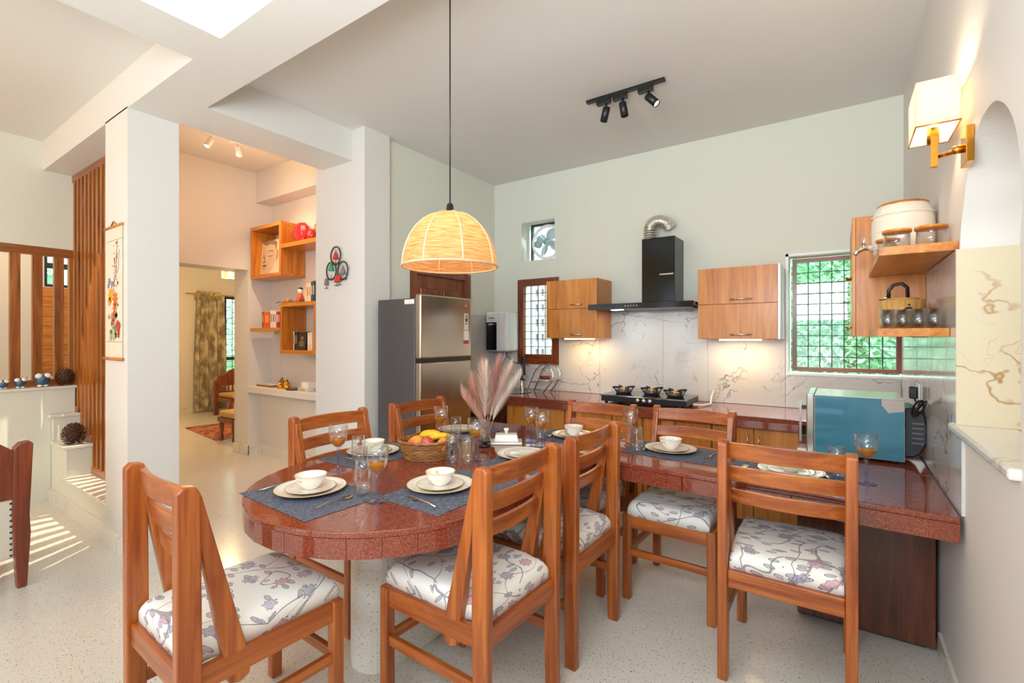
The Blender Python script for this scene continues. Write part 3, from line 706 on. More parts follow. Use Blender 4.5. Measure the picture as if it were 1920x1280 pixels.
# sconce
sc = thing('wall_sconce', 'brass wall lamp with square white shade beside the arched niche', 'wall lamp')
box(XR - .022, XR - .001, 2.16, 2.25, 1.985, 2.105).build('wall_plate', 'brass', sc, bev=.002)
MB().tube([(XR - .022, 2.205, 2.04), (.29, 2.27, 2.045)], .008, 10).cyl((XR - .05, 2.205, 2.04), (XR - .022, 2.205, 2.04), .014, 12).build('arm', 'brass', sc)
MB().box(.268, .288, 2.26, 2.28, 2.01, 2.14).build('stem', 'brass', sc)
MB().cyl((.278, 2.29, 2.10), (.278, 2.29, 2.155), .018, 12).build('lamp_holder', 'brass', sc)
shade = NT('lit_linen_shade'); n_ = shade.noise(shade.mapped((1, 1, 1)), 200, 2)
shade.set(color=lin('f4ead8'), rough=.9); tb = shade.node('ShaderNodeBsdfTranslucent', [lin('fff2dc')])
mx = shade.node('ShaderNodeMixShader', [.55, shade.b.outputs[0], tb]); shade.t.links.new(mx, shade.n['Material Output'].inputs[0]); M['shade'] = shade.m
x0, x1, y0, y1, z0, z1 = .222, .34, 2.205, 2.43, 2.143, 2.30
for nm, b in (('shade_side', (x0, x1, y0, y0 + .002, z0, z1)), ('shade_side', (x0, x1, y1 - .002, y1, z0, z1)), ('shade_side', (x0, x0 + .002, y0 + .002, y1 - .002, z0, z1)), ('shade_side', (x1 - .002, x1, y0 + .002, y1 - .002, z0, z1))):
    box(*b).build(nm, 'shade', sc)
MB().tube([(x0, y0, z0), (x1, y0, z0), (x1, y1, z0), (x0, y1, z0)], .003, 6, closed=True).build('shade_rim', 'brass', sc)
MB().ell((.281, 2.31, 2.19), .022, .022, .03).build('bulb', 'bulb', sc)
lamp('POINT', 'sconce_light', (.281, 2.33, 2.25), 4, (1, .82, .58), shadow_soft_size=.03)

# ceiling track
def track(cx, cy, z, L, mat, heads, name, lab, adaptor=.1, r=.026, hl=.085, ax='x'):
    t = thing(name, lab, 'track light', (cx, cy, z), 0 if ax == 'x' else PI / 2)
    box(-L / 2, L / 2, -.017, .017, -.02, 0).build('rail', mat, t, bev=.002)
    for x, tilt, yaw, on in heads:
        box(x - adaptor / 2 - .02, x + adaptor / 2 - .02, -.019, .019, -.058, -.0205).build('adaptor', mat, t, bev=.003)
        MB().cyl((x, 0, -.058), (x, 0, -.09), .007, 8).build('swivel', mat, t)
        mt = Matrix.Translation((x, 0, -.095)) @ Matrix.Rotation(yaw, 4, 'Z') @ Matrix.Rotation(tilt, 4, 'Y')
        hd = MB().lathe([(0, .012), (r * .9, .012), (r, .006), (r, -hl), (r * .86, -hl), (r * .8, -hl + .015)], n=20).tr(mt).build('spot_head', mat, t)
        MB().lathe([(0, 0), (r * .84, 0)], n=20).tr(mt @ Matrix.Translation((0, 0, -hl + .008))).build('lens', 'spot_on' if on else 'blackglass', hd)
    return t
track(-1.225, 3.145, ZC, .56, 'black', [(-.13, .25, 0, 0), (-.01, -.18, 0, 0), (.17, -.75, 0, 1)], 'track_light', 'black track light with three spot heads on the kitchen ceiling')
aim(lamp('SPOT', 'track_spot', (-.98, 3.14, 2.94), 14, (.95, .97, 1), spot_size=1.2, spot_blend=.6, shadow_soft_size=.02), (-.1, 3.4, 1.3))

# pendant
px_, py_ = -1.48, 1.65
pd = thing('pendant_lamp', 'domed raffia pendant lamp glowing above the round end of the table', 'pendant lamp', (px_, py_, 1.724))
raf = NT('woven_raffia'); o = raf.obj()
n1 = raf.noise(raf.mapped((14, 14, 190)), 1, 4, .3, .6); c = raf.ramp(n1, [(.3, 'c8864a'), (.5, 'e3b07a'), (.7, 'f2cfa2')])
n2 = raf.noise(raf.mapped((5, 5, 60)), 1, 2); raf.set(color=c, rough=.8)
tb = raf.node('ShaderNodeBsdfTranslucent', [c]); mx = raf.node('ShaderNodeMixShader', [.6, raf.b.outputs[0], tb]); raf.t.links.new(mx, raf.n['Material Output'].inputs[0])
raf.bump(n1, .002, .6); M['raffia'] = raf.m
M['seam'] = plain('cotton_seam', 'cdb79c', .8)
prof = [(.218, 0), (.2165, .02), (.211, .055), (.20, .095), (.183, .135), (.158, .175), (.126, .208), (.09, .232), (.055, .245), (.03, .249)]
for k in range(8):
    a = k * PI / 4 + .2
    MB().lathe(prof, n=7, a0=a, a1=a + PI / 4).build('shade_panel', 'raffia', pd)
    MB().tube([((r + .001) * math.cos(a), (r + .001) * math.sin(a), z) for r, z in prof], .004, 6).build('seam', 'seam', pd)
MB().tube([(.218 * math.cos(a), .218 * math.sin(a), 0) for a in [q * PI / 24 for q in range(48)]], .005, 6, closed=True).build('rim', 'seam', pd)
MB().lathe([(.034, .247), (.03, .252), (.018, .262), (.015, .285), (.009, .292), (0, .292)], n=16).build('cap', 'black', pd)
MB().cyl((0, 0, .19), (0, 0, .25), .018, 12).build('bulb_holder', 'black', pd)
MB().ell((0, 0, .155), .03, .03, .036).build('bulb', 'bulb', pd)
MB().cyl((0, 0, .29), (0, 0, ZC - 1.724), .0035, 6).build('cord', 'black', pd)
lamp('POINT', 'pendant_light', (px_, py_, 1.724 + .10), 1.5, (1, .6, .3), shadow_soft_size=.035)

# ------------------------------------------------------------------ dining table
tb_ = thing('dining_table', 'L shaped red granite dining table with rounded end on a terrazzo pedestal', 'table')
def nose(r, cx=-1.67, cy=1.48, x0=-2.27, x1=-1.07):
    pts = []
    for k in range(25):
        a = PI + PI * k / 24; pts.append((cx + r * math.cos(a), cy + r * math.sin(a)))
    return pts
out = nose(.6) + [(-1.07, 2.335), (XR - .014, 2.29), (XR - .014, 2.90), (-2.27, 2.90)]
MB().prism(out, .737, .76).build('tabletop', 'granite', tb_, bev=.005, seg=3)
inn = nose(.565) + [(-1.105, 2.365), (XR - .02, 2.325), (XR - .02, 2.88), (-2.235, 2.88)]
MB().prism(inn, .695, .7365).build('under_slab', 'granite', tb_)
# front edge tiles
ring_o = nose(.59); 
def edge_piece(a, b, c, d, name='edge_tile'):
    MB().prism([a, b, c, d], .667, .736).build(name, 'granite', tb_, bev=.0012, seg=1)
NT_ = 16
for k in range(NT_):
    a0 = PI + PI * (k + .006) / NT_; a1 = PI + PI * (k + .994) / NT_
    P = lambda r, a: (-1.67 + r * math.cos(a), 1.48 + r * math.sin(a))
    am = (a0 + a1) / 2
    MB().prism([P(.595, a0), P(.597, am), P(.595, a1), P(.572, a1), P(.572, a0)], .667, .7365).build('edge_tile', 'granite', tb_, bev=.0006, seg=1)
for y0, y1 in ((1.483, 1.9), (1.903, 2.335)): edge_piece((-1.075, y0), (-1.098, y0), (-1.098, y1), (-1.075, y1))
for y0, y1 in ((1.483, 1.95), (1.953, 2.42), (2.423, 2.88)): edge_piece((-2.265, y0), (-2.242, y0), (-2.242, y1), (-2.265, y1))
xs = [-1.07, -.62, -.17, XR - .014]
for x0, x1 in zip(xs, xs[1:]):
    f_ = lambda x: 2.34 + (x + 1.07) * (2.295 - 2.34) / 1.42
    edge_piece((x0 + .002, f_(x0)), (x1 - .002, f_(x1)), (x1 - .002, f_(x1) + .023), (x0 + .002, f_(x0) + .023))
m = MB(); pr = [(-1.67 + .12 * math.cos(PI + PI * k / 16), 1.40 + .12 * math.sin(PI + PI * k / 16)) for k in range(17)] + [(-1.55, 2.85), (-1.79, 2.85)]
m.prism(pr, 0, .694).build('pedestal', 'pedestal', tb_, bev=.003)

# ------------------------------------------------------------------ chairs
fl = NT('floral_cotton'); o = fl.obj(); sx = fl.node('ShaderNodeSeparateXYZ', [o], out=None)
zc = fl.mth('SUBTRACT', .53, sx.outputs[2])
rr = fl.node('ShaderNodeObjectInfo', out='Random')
X = fl.mth('ADD', fl.mth('ADD', sx.outputs[0], fl.mth('MULTIPLY', zc, fl.mth('SIGN', sx.outputs[0]))), fl.mth('MULTIPLY', rr, 7.3))
Y = fl.mth('ADD', fl.mth('ADD', sx.outputs[1], fl.mth('MULTIPLY', zc, fl.mth('SIGN', sx.outputs[1]))), fl.mth('MULTIPLY', rr, 3.1))
P0 = fl.node('ShaderNodeCombineXYZ', [X, Y, 0.])
def wob(v, sc, amt):
    n = fl.node('ShaderNodeTexNoise', {'Vector': v, 'Scale': sc, 'Detail': 1}, out=1)
    return fl.vm('ADD', v, fl.vm('MULTIPLY', fl.vm('SUBTRACT', n, (.5, .5, .5)), (amt, amt, 0)))
def flowers(v, scale, base, amp, k, thr, cols, seed):
    vv = fl.vm('ADD', v, (seed, seed * 1.7, 0))
    n = fl.node('ShaderNodeTexVoronoi', {'Vector': vv, 'Scale': scale, 'Randomness': .75}, out=None, voronoi_dimensions='2D')
    d = n.outputs['Distance']; dv = fl.node('ShaderNodeSeparateXYZ', [fl.vm('SUBTRACT', vv, n.outputs['Position'])], out=None)
    ang = fl.mth('ARCTAN2', dv.outputs[1], dv.outputs[0])
    pet = fl.mth('ABSOLUTE', fl.mth('SINE', fl.mth('MULTIPLY', ang, k)))
    rad = fl.mth('ADD', base, fl.mth('MULTIPLY', pet, amp))
    sc_ = fl.node('ShaderNodeSeparateColor', [n.outputs['Color']], out=None)
    on = fl.mth('LESS_THAN', sc_.outputs[0], thr)
    m = fl.mth('MULTIPLY', fl.mth('LESS_THAN', d, rad), on)
    edge = fl.mth('MULTIPLY', fl.mth('GREATER_THAN', d, fl.mth('MULTIPLY', rad, .84)), m)
    ring = fl.mth('MULTIPLY', fl.mth('GREATER_THAN', fl.mth('SINE', fl.mth('ADD', fl.mth('MULTIPLY', d, 60.), fl.mth('MULTIPLY', pet, 2.))), .35), m)
    col = fl.ramp(sc_.outputs[1], cols, 'CONSTANT')
    return m, edge, ring, col
base = lin('f1eee8')
n1 = fl.noise(wob(P0, 9, .05), 4.2, 0)
stem = fl.mth('LESS_THAN', fl.mth('ABSOLUTE', fl.mth('SUBTRACT', n1, .5)), .008)
n2 = fl.noise(fl.vm('ADD', wob(P0, 7, .06), (4.1, 2.2, 0)), 5.5, 0)
stem = fl.mth('MAXIMUM', stem, fl.mth('LESS_THAN', fl.mth('ABSOLUTE', fl.mth('SUBTRACT', n2, .52)), .006))
c = fl.mix(fl.mth('MULTIPLY', stem, .75), base, lin('7c6a7e'))
cols1 = [(0, '9a96aa'), (.3, 'c79ab2'), (.48, '8986a0'), (.7, 'd08a96'), (.85, 'a29cb4')]
cols2 = [(0, '8a8890'), (.5, '9c97a2'), (.8, 'b795ab')]
# small leaves (stretched)
for rot, seed in ((.6, 1.3), (-.9, 5.2)):
    v = fl.node('ShaderNodeMapping', {0: P0, 2: (0, 0, rot), 3: (1, 2.1, 1)})
    m_, e_, r_, k_ = flowers(v, 11, .2, .03, 1., .42, cols2, seed)
    c = fl.mix(fl.mth('MULTIPLY', m_, .55), c, k_); c = fl.mix(fl.mth('MULTIPLY', e_, .85), c, lin('4f4c5c')); c = fl.mix(fl.mth('MULTIPLY', r_, .3), c, lin('56505f'))
for sc_, bs, am, kk, th, seed in ((9.2, .17, .09, 4., .5, .0), (14, .11, .06, 2.5, .3, 9.)):
    m_, e_, r_, k_ = flowers(P0, sc_, bs, am, kk, th, cols1, seed)
    c = fl.mix(fl.mth('MULTIPLY', m_, .75), c, k_); c = fl.mix(fl.mth('MULTIPLY', e_, .75), c, lin('625d72')); c = fl.mix(fl.mth('MULTIPLY', r_, .35), c, lin('e9e2ea'))
fl.bump(fl.noise(fl.mapped((1, 1, 1)), 500, 2), .0006, .4)
M['floral'] = fl.set(color=c, rough=.8, sheen=.2)

CW, CD, HR = .474, .52, .455
def make_chair(label):
    t = thing('dining_chair', label, 'chair', group='teak dining chairs around the granite table')
    hw, hd = CW / 2, CD / 2
    for s in (-1, 1):
        xi = s * (hw - .021)
        MB().box(xi - .021, xi + .021, hd - .042, hd, 0, HR).build('leg', 'chair_z', t, bev=.006, seg=3)
        # rear post : slight taper to a rounded top
        poly = [(-hd, 0), (-hd + .05, 0), (-hd + .062, .46), (-hd + .058, .955), (-hd + .045, .978), (-hd + .012, .982), (-hd - .004, .965), (-hd - .002, .46)]
        p = MB(); p.prism([(y, z) for y, z in poly], -.019, .019).tr(Matrix.Translation((xi, 0, 0)) @ Matrix(((0, 0, 1, 0), (1, 0, 0, 0), (0, 1, 0, 0), (0, 0, 0, 1))))
        p.build('leg', 'chair_z', t, bev=.006, seg=3)
        poly = [(-hd + .03, .955), (-hd + .062, .95), (-hd + .20, .40), (-hd + .195, .365), (-hd + .165, .352), (-hd + .135, .365)]
        p = MB(); p.prism(poly, -.016, .016).tr(Matrix.Translation((xi - s * .004, 0, 0)) @ Matrix(((0, 0, 1, 0), (1, 0, 0, 0), (0, 1, 0, 0), (0, 0, 0, 1))))
        p.build('back_brace', 'chair_z', t, bev=.005, seg=3)
        MB().box(xi - .0125, xi + .0125, -hd + .055, hd - .04, HR - .072, HR - .002).build('seat_rail', 'chair_y', t, bev=.004)
        MB().box(xi - .011, xi + .011, -hd + .05, hd - .04, .235, .272).build('stretcher', 'chair_y', t, bev=.003)
    MB().box(-hw + .04, hw - .04, hd - .032, hd - .006, HR - .072, HR - .002).build('seat_rail', 'chair_x', t, bev=.004)
    MB().box(-hw + .04, hw - .04, -hd + .01, -hd + .036, HR - .072, HR - .002).build('seat_rail', 'chair_x', t, bev=.004)
    MB().box(-hw + .04, hw - .04, hd - .03, hd - .01, .235, .272).build('stretcher', 'chair_x', t, bev=.003)
    for zt, h in ((.966, .064), (.864, .057), (.762, .052)):
        yc = -hd + .046 + (.955 - zt + h / 2) * .25
        n = 10; m = MB(); vs = []
        for i in range(n + 1):
            x = -hw + .03 + (CW - .06) * i / n; u = (i / n - .5) * 2; y = yc - .03 * (1 - u * u); zz = .006 * (1 - u * u)
            vs += [(x, y - .009, zt - h), (x, y + .009, zt - h), (x, y + .006 - .002, zt + zz), (x, y - .012 - .002, zt + zz)]
        fs = []
        for i in range(n):
            for k in range(4): fs.append((i * 4 + k, i * 4 + (k + 1) % 4, i * 4 + 4 + (k + 1) % 4, i * 4 + 4 + k))
        fs += [(0, 1, 2, 3), (n * 4, n * 4 + 3, n * 4 + 2, n * 4 + 1)]
        m.add(vs, fs).build('back_slat', 'chair_x', t, bev=.003)
    # cushion : grid box puffed
    m = MB(); nx = 16; ny = 16; a, b = hw - .028, hd - .018; top = []; bot = []
    def ht(u, v): return .452 + .080 * (max(0, 1 - abs(u) ** 14) ** .3) * (max(0, 1 - abs(v) ** 14) ** .3)
    vs = []
    for i in range(nx + 1):
        for j in range(ny + 1):
            u = math.sin((i / nx - .5) * PI); v = math.sin((j / ny - .5) * PI)
            yy = v * b + .012
            vs.append((u * a * (1 if v > -.6 else .93), yy, ht(u * .985, v * .985)))
    fs = [(i * (ny + 1) + j, (i + 1) * (ny + 1) + j, (i + 1) * (ny + 1) + j + 1, i * (ny + 1) + j + 1) for i in range(nx) for j in range(ny)]
    rim = [i * (ny + 1) for i in range(nx + 1)] + [nx * (ny + 1) + j for j in range(1, ny + 1)] + [i * (ny + 1) + ny for i in range(nx - 1, -1, -1)] + [j for j in range(ny - 1, 0, -1)]
    o = len(vs); vs += [(vs[i][0], vs[i][1], .449) for i in rim]; L = len(rim)
    fs += [(rim[k], rim[(k + 1) % L], o + (k + 1) % L, o + k) for k in range(L)]; fs.append(tuple(o + k for k in range(L)))
    m.add(vs, fs, True).build('seat_cushion', 'floral', t)
    return t
# facing +Y in local space
CH = [((-1.725, 0.829), -.035, 'teak chair with floral seat at the rounded table end, nearest the column'),
      ((-1.18, 1.443), PI / 2 - .028, 'teak chair with floral seat in the foreground centre, its back to the camera'),
      ((-1.167, 2.032), PI / 2 - .02, 'teak chair tucked in directly behind the foreground centre chair'),
      ((-0.182, 2.351), .005, 'teak chair seen from behind at the right end in front of the oven'),
      ((-0.723, 2.705), PI - .023, 'teak chair on the kitchen side facing the camera below the stove'),
      ((-1.281, 2.65), PI - .018, 'teak chair on the kitchen side, left one, behind the tall slim glass'),
      ((-2.125, 1.63), -PI / 2 - .012, 'teak chair on the far side next to the pier, back against open floor'),
      ((-2.115, 2.3), -PI / 2 - .003, 'teak chair on the far side in front of the refrigerator')]
c0 = None
for (x, y), rz, lab in CH:
    if c0 is None: c0 = make_chair(lab); c0.location = (x, y, 0); c0.rotation_euler = (0, 0, rz)
    else: dup(c0, (x, y, 0), rz, lab)

# ------------------------------------------------------------------ table settings
TZ = .7602
mt_ = NT('woven_blue_grey_mat'); o = mt_.obj()
wv = mt_.mth('MULTIPLY', mt_.mth('SINE', mt_.mth('MULTIPLY', mt_.node('ShaderNodeSeparateXYZ', [o]), 900.)), mt_.mth('SINE', mt_.mth('MULTIPLY', mt_.node('ShaderNodeSeparateXYZ', [o], out=1), 700.)))
nn = mt_.mth('ADD', mt_.noise(mt_.mapped((40, 400, 1)), 1, 2), mt_.noise(mt_.mapped((400, 40, 1)), 1, 2))
c = mt_.ramp(mt_.mth('ADD', mt_.mth('MULTIPLY', nn, .5), mt_.mth('MULTIPLY', wv, .12)), [(.36, '262a38'), (.5, '454c60'), (.62, '8b93a4')])
mt_.bump(wv, .0008, .6); M['mat'] = mt_.set(color=c, rough=.75)
cg = NT('china_with_gold_sprigs'); o = cg.obj()
d1 = cg.node('ShaderNodeVectorMath', [cg.vm('MULTIPLY', o, (1, 1, 0))], out=1, operation='LENGTH')
band = cg.mth('MULTIPLY', cg.mth('GREATER_THAN', d1, .075), cg.mth('LESS_THAN', d1, .128))
sp = cg.mth('LESS_THAN', cg.mth('ABSOLUTE', cg.mth('SUBTRACT', cg.noise(o, 26, 1, .6), .5)), .022)
bl = cg.mth('GREATER_THAN', cg.noise(cg.mapped((1, 1, 1), (1, 0, 0)), 13, 1), .54)
m = cg.mth('MULTIPLY', cg.mth('MULTIPLY', band, sp), bl)
v = cg.node('ShaderNodeTexVoronoi', {'Vector': o, 'Scale': 30}, out=None)
m2 = cg.mth('MULTIPLY', cg.mth('MULTIPLY', cg.mth('LESS_THAN', v.outputs['Distance'], .26), bl), band)
c = cg.mix(cg.mth('MULTIPLY', m, .7), lin('f4efe4'), lin('c4924a')); c = cg.mix(cg.mth('MULTIPLY', m2, .35), c, lin('d8a878'))
M['china_p'] = cg.set(color=c, rough=.14, coat=.5)
cb = NT('bowl_china_with_sprigs'); o = cb.obj(); z = cb.node('ShaderNodeSeparateXYZ', [o], out=2)
band = cb.mth('MULTIPLY', cb.mth('GREATER_THAN', z, .012), cb.mth('LESS_THAN', z, .045))
sp = cb.mth('LESS_THAN', cb.mth('ABSOLUTE', cb.mth('SUBTRACT', cb.noise(o, 30, 1, .6), .5)), .03); bl = cb.mth('GREATER_THAN', cb.noise(cb.mapped((1, 1, 1), (1, 0, 0)), 16, 1), .55)
M['china_b'] = cb.set(color=cb.mix(cb.mth('MULTIPLY', cb.mth('MULTIPLY', band, sp), cb.mth('MULTIPLY', bl, .75)), lin('f4efe4'), lin('b99a68')), rough=.14, coat=.5)
mat_me = None; proto = {}
def setting(key, cx, cy, rz, pc, where, bowl=True, side=True, cutl=True, w=.50, d=.34, fork=True):
    """mat centred at cx,cy ; rz turns local +Y away from the sitter ; pc plate centre"""
    R = Matrix.Rotation(rz, 3, 'Z'); L = lambda x, y: Vector((cx, cy, 0)) + R @ Vector((x, y, 0))
    o = MB().box(-w / 2, w / 2, -d / 2, d / 2, 0, .0025).build('placemat', 'mat', bev=.001, seg=1)
    tag(o, 'woven blue grey placemat ' + where, 'placemat', 'placemats on the granite table', (cx, cy, TZ), rz)
    def first(nm, f):
        if nm not in proto: proto[nm] = f(); return proto[nm]
        q = proto[nm].copy(); COL.objects.link(q)
        for ch in list(proto[nm].children): r = ch.copy(); COL.objects.link(r); r.parent = q
        return q
    def plate():
        t = thing('dinner_plate', 'x', 'plate')
        MB().lathe([(0, .003), (.06, 0), (.085, .002), (.12, .012), (.14, .018), (.1405, .0195), (.138, .020), (.118, .0145), (.085, .006), (0, .0055)], n=48).build('dish', 'china_p', t)
        MB().lathe([(.1375, .0202), (.1405, .0198), (.1408, .0190)], n=48).build('gold_rim', 'china_gold', t); return t
    q = first('plate', plate); tag(q, 'white gold sprigged dinner plate ' + where, 'plate', 'dinner plates', (pc[0], pc[1], TZ + .0026), rz + .8)
    def splate():
        t = thing('side_plate', 'x', 'plate')
        MB().lathe([(0, .002), (.05, 0), (.07, .002), (.098, .012), (.10, .0135), (.098, .014), (.068, .006), (0, .0055)], n=44).build('dish', 'china_p', t)
        MB().lathe([(.0975, .0142), (.1003, .0138), (.1005, .0130)], n=44).build('gold_rim', 'china_gold', t); return t
    if side: q = first('side', splate); tag(q, 'small white side plate stacked ' + where, 'plate', 'side plates', (pc[0], pc[1], TZ + .0085), rz + 2)
    def bowl_():
        t = thing('bowl', 'x', 'bowl')
        MB().lathe([(0, .002), (.028, 0), (.03, .004), (.045, .018), (.056, .038), (.062, .056), (.0635, .058), (.0605, .0575), (.053, .038), (.042, .020), (.025, .008), (0, .0075)], n=40).build('cup', 'china_b', t)
        MB().lathe([(.0605, .0582), (.0635, .0585), (.0640, .0575)], n=40).build('gold_rim', 'china_gold', t)
        MB().tube([(.061, 0, .050), (.078, 0, .048), (.082, 0, .036), (.07, 0, .026), (.054, 0, .028)], .0028, 6).build('handle', 'china', t) if False else None
        return t
    if bowl: q = first('bowl', bowl_); tag(q, 'white sprigged soup bowl ' + where, 'bowl', 'soup bowls', (pc[0], pc[1], TZ + (.0145 if side else .009)), rz + 1)
    def spoon():
        m = MB(); n = 14; vs = []; fs = []
        for i in range(n + 1):
            y = -.085 + .17 * i / n; wv_ = .0035 if y < .035 else .0035 + .0165 * math.sin(PI * min(1, (y - .035) / .05)) ** .6
            wv_ = max(wv_, .0015); z = .004 + .007 * max(0, math.sin((y + .085) / .12 * PI)) if y < .035 else .0045
            dz = -.003 if y > .045 and y < .08 else 0
            vs += [(-wv_, y, z), (0, y, z + dz), (wv_, y, z), (0, y, z + dz - .0016)]
        for i in range(n):
            for k in range(4): fs.append((i * 4 + k, i * 4 + (k + 1) % 4, i * 4 + 4 + (k + 1) % 4, i * 4 + 4 + k))
        return m.add(vs, fs, True).build('spoon', 'silver')
    def fork_():
        m = MB(); 
        m.tube([(0, -.09, .004), (0, -.04, .009), (0, .01, .008), (0, .03, .005)], [.0045, .003, .0028, .0035], 6)
        m.box(-.011, .011, .03, .048, .0035, .0055)
        for x in (-.0095, -.0032, .0032, .0095): m.box(x - .0013, x + .0013, .048, .09, .0035, .0055)
        return m.build('fork', 'silver')
    if cutl:
        p = L(.165, 0.0) if w > .45 else L(.15, 0); q = first('spoon', spoon); tag(q, 'steel spoon on the placemat ' + where, 'spoon', 'spoons', (p.x, p.y, TZ + .0027), rz + .1)
        if fork: p = L(-.19, -.02); q = first('fork', fork_); tag(q, 'steel fork on the placemat ' + where, 'fork', 'forks', (p.x, p.y, TZ + .0027), rz - .12)
setting('A', -1.77, 1.135, -.04, (-1.81, 1.16), 'at the rounded near end of the table')
setting('B', -1.345, 1.51, PI / 2 - .03, (-1.40, 1.50), 'before the foreground centre chair')
setting('C', -1.33, 2.13, PI / 2, (-1.40, 2.14), 'before the chair behind the foreground one', bowl=False)
setting('F', -2.085, 1.73, -PI / 2, (-2.12, 1.735), 'beside the chair next to the pier')
setting('G', -2.085, 2.45, -PI / 2, (-2.14, 2.47), 'before the refrigerator', bowl=False)
setting('H', -1.385, 2.73, PI, (-1.41, 2.75), 'at the left kitchen side chair')
setting('E', -.755, 2.70, PI - .03, (-.785, 2.715), 'at the kitchen side chair below the stove')
setting('D', -.20, 2.54, 0, (-.19, 2.58), 'in front of the oven at the right end')

def copyt(t0, loc, rz, label, group=None):
    return dup(t0, loc, rz, label, group)
wg = thing('wine_glass', 'x', 'wine glass')
MB().lathe([(.0, .108), (.012, .112), (.028, .126), (.039, .148), (.0435, .172), (.0425, .218), (.0412, .218), (.042, .172), (.0375, .149), (.027, .129), (.010, .1145), (0, .113)], n=32).build('cup', 'glass', wg)
MB().lathe([(0, 0), (.038, 0), (.038, .002), (.02, .006), (.007, .012), (.0055, .03), (.0068, .06), (.0075, .09), (.0085, .104), (0, .1075)], n=24).build('stem', 'glass_violet', wg)
MB().lathe([(0, .1145), (.0098, .1155), (.0265, .1295), (.0355, .1465), (.0372, .152), (0, .152)], n=28).build('drink', 'juice', wg)
WG = [(-1.99, 1.42, 'behind the near end plate, by the pier side placemat'), (-1.485, 1.235, 'between the two nearest placemats at the front'), (-2.01, 2.16, 'against the refrigerator side chair'),
      (-1.565, 1.945, 'between the fruit basket and the vase'), (-1.55, 2.46, 'right of the butter dish, taller looking one'), (-1.42, 2.37, 'just right of the butter dish glass'),
      (-1.02, 2.72, 'at the left end of the far right arm'), (.095, 2.60, 'alone in front of the blue sided oven')]
for k, (x, y, w_) in enumerate(WG):
    lab = 'wine glass of amber drink ' + w_
    if k == 0: wg.location = (x, y, TZ); wg['label'] = lab; wg['group'] = 'violet stemmed wine glasses'
    else:
        c_ = dup(wg, (x, y, TZ), k * .7, lab)
        if k == 6:
            for ch in list(c_.children):
                if ch.name.startswith('drink'): bpy.data.objects.remove(ch)
            c_['label'] = 'empty wine glass at the left end of the right table arm'
tg = MB().lathe([(0, .001), (.028, 0), (.031, .004), (.0335, .05), (.0335, .10), (.031, .145), (.0298, .1455), (.0322, .10), (.0322, .05), (.029, .014), (0, .011)], n=32).build('tumbler', 'glass')
TG = [(-1.59, 1.25, 'tall clear tumbler in front of the near wine glass'), (-2.0, 1.545, 'tall clear tumbler behind the near one, by the pier side plate'), (-1.96, 2.24, 'tall clear tumbler beside the refrigerator side setting'),
      (-1.60, 1.80, 'front tumbler of the cluster beside the fruit basket'), (-1.66, 1.87, 'left tumbler of the cluster beside the fruit basket'), (-1.55, 1.86, 'right tumbler of the cluster beside the fruit basket'),
      (-1.54, 2.55, 'clear tumbler between the two wine glasses past the butter dish'), (-.93, 2.575, 'tall clear tumbler at the inner corner of the right arm'), (-.01, 2.62, 'clear tumbler in front of the oven door')]
for k, (x, y, lab) in enumerate(TG):
    q = tg if k == 0 else tg.copy()
    if k: COL.objects.link(q)
    tag(q, lab, 'glass', 'tall tumblers on the dining table', (x, y, TZ))
# butter dish
bd = thing('butter_dish', 'white china butter dish with knobbed lid in the middle of the table', 'butter dish', (-1.67, 2.37, TZ), .6)
MB().box(-.095, .095, -.065, .065, 0, .012).build('dish', 'china', bd, bev=.005, seg=3)
m = MB().add([(-.075, -.048, .0125), (.075, -.048, .0125), (.075, .048, .0125), (-.075, .048, .0125), (-.065, -.038, .055), (.065, -.038, .055), (.065, .038, .055), (-.065, .038, .055)], [(0, 3, 2, 1), (4, 5, 6, 7), (0, 1, 5, 4), (1, 2, 6, 5), (2, 3, 7, 6), (3, 0, 4, 7)])
m.build('lid', 'china', bd, bev=.008, seg=3)
MB().lathe([(0, .055), (.01, .055), (.009, .068), (.017, .08), (.014, .088), (0, .09)], n=16).build('knob', 'china', bd)
# basket
bs = thing('fruit_basket', 'oval brown wicker basket of fruit on the granite table', 'basket', (-1.80, 1.83, TZ), .6)
M['wicker'] = wood('wicker_brown', 'x', '5e3513', '96602a', 'b8843f', .55, 2)
for k in range(10):
    z = .006 + k * .0092; s = .80 + .20 * k / 9; n = 72
    MB().tube([((.145 * s + .003 * math.sin(q * PI * 2 * 18 / n * 1 + k * PI)) * math.cos(q * 2 * PI / n), (.105 * s + .003 * math.sin(q * PI * 2 * 18 / n + k * PI)) * math.sin(q * 2 * PI / n), z) for q in range(n)], .0052, 6, closed=True).build('wicker_strand', 'wicker', bs)
for k in range(36):
    a = k * 2 * PI / 36; MB().cyl((.80 * .145 * math.cos(a), .80 * .105 * math.sin(a), .002), (.147 * math.cos(a), .107 * math.sin(a), .093), .0025, 5).build('wicker_stake', 'wicker', bs) if k % 1 == 0 else None
m = MB()
for ph in (0, PI): m.tube([((.150 + .003 * math.sin(q * .9 + ph)) * math.cos(q * PI / 36), (.110 + .003 * math.sin(q * .9 + ph)) * math.sin(q * PI / 36), .097 + .003 * math.cos(q * .9 + ph)) for q in range(72)], .0055, 6, closed=True)
m.build('braided_rim', 'wicker', bs)
MB().lathe([(0, .001), (1, .001), (1, .006), (0, .006)], n=32, smooth=False).tr(Matrix.Diagonal((.118, .086, 1, 1))).build('base', 'wicker', bs)
M['banana'] = plain('banana_skin', 'f0b91c', .45, .12, 25); M['mango'] = NT('mango_skin'); q = M['mango']; M['mango'] = q.set(color=q.ramp(q.noise(q.obj(), 9, 2), [(.35, 'e8b030'), (.65, 'dd6a3c')]), rough=.35)
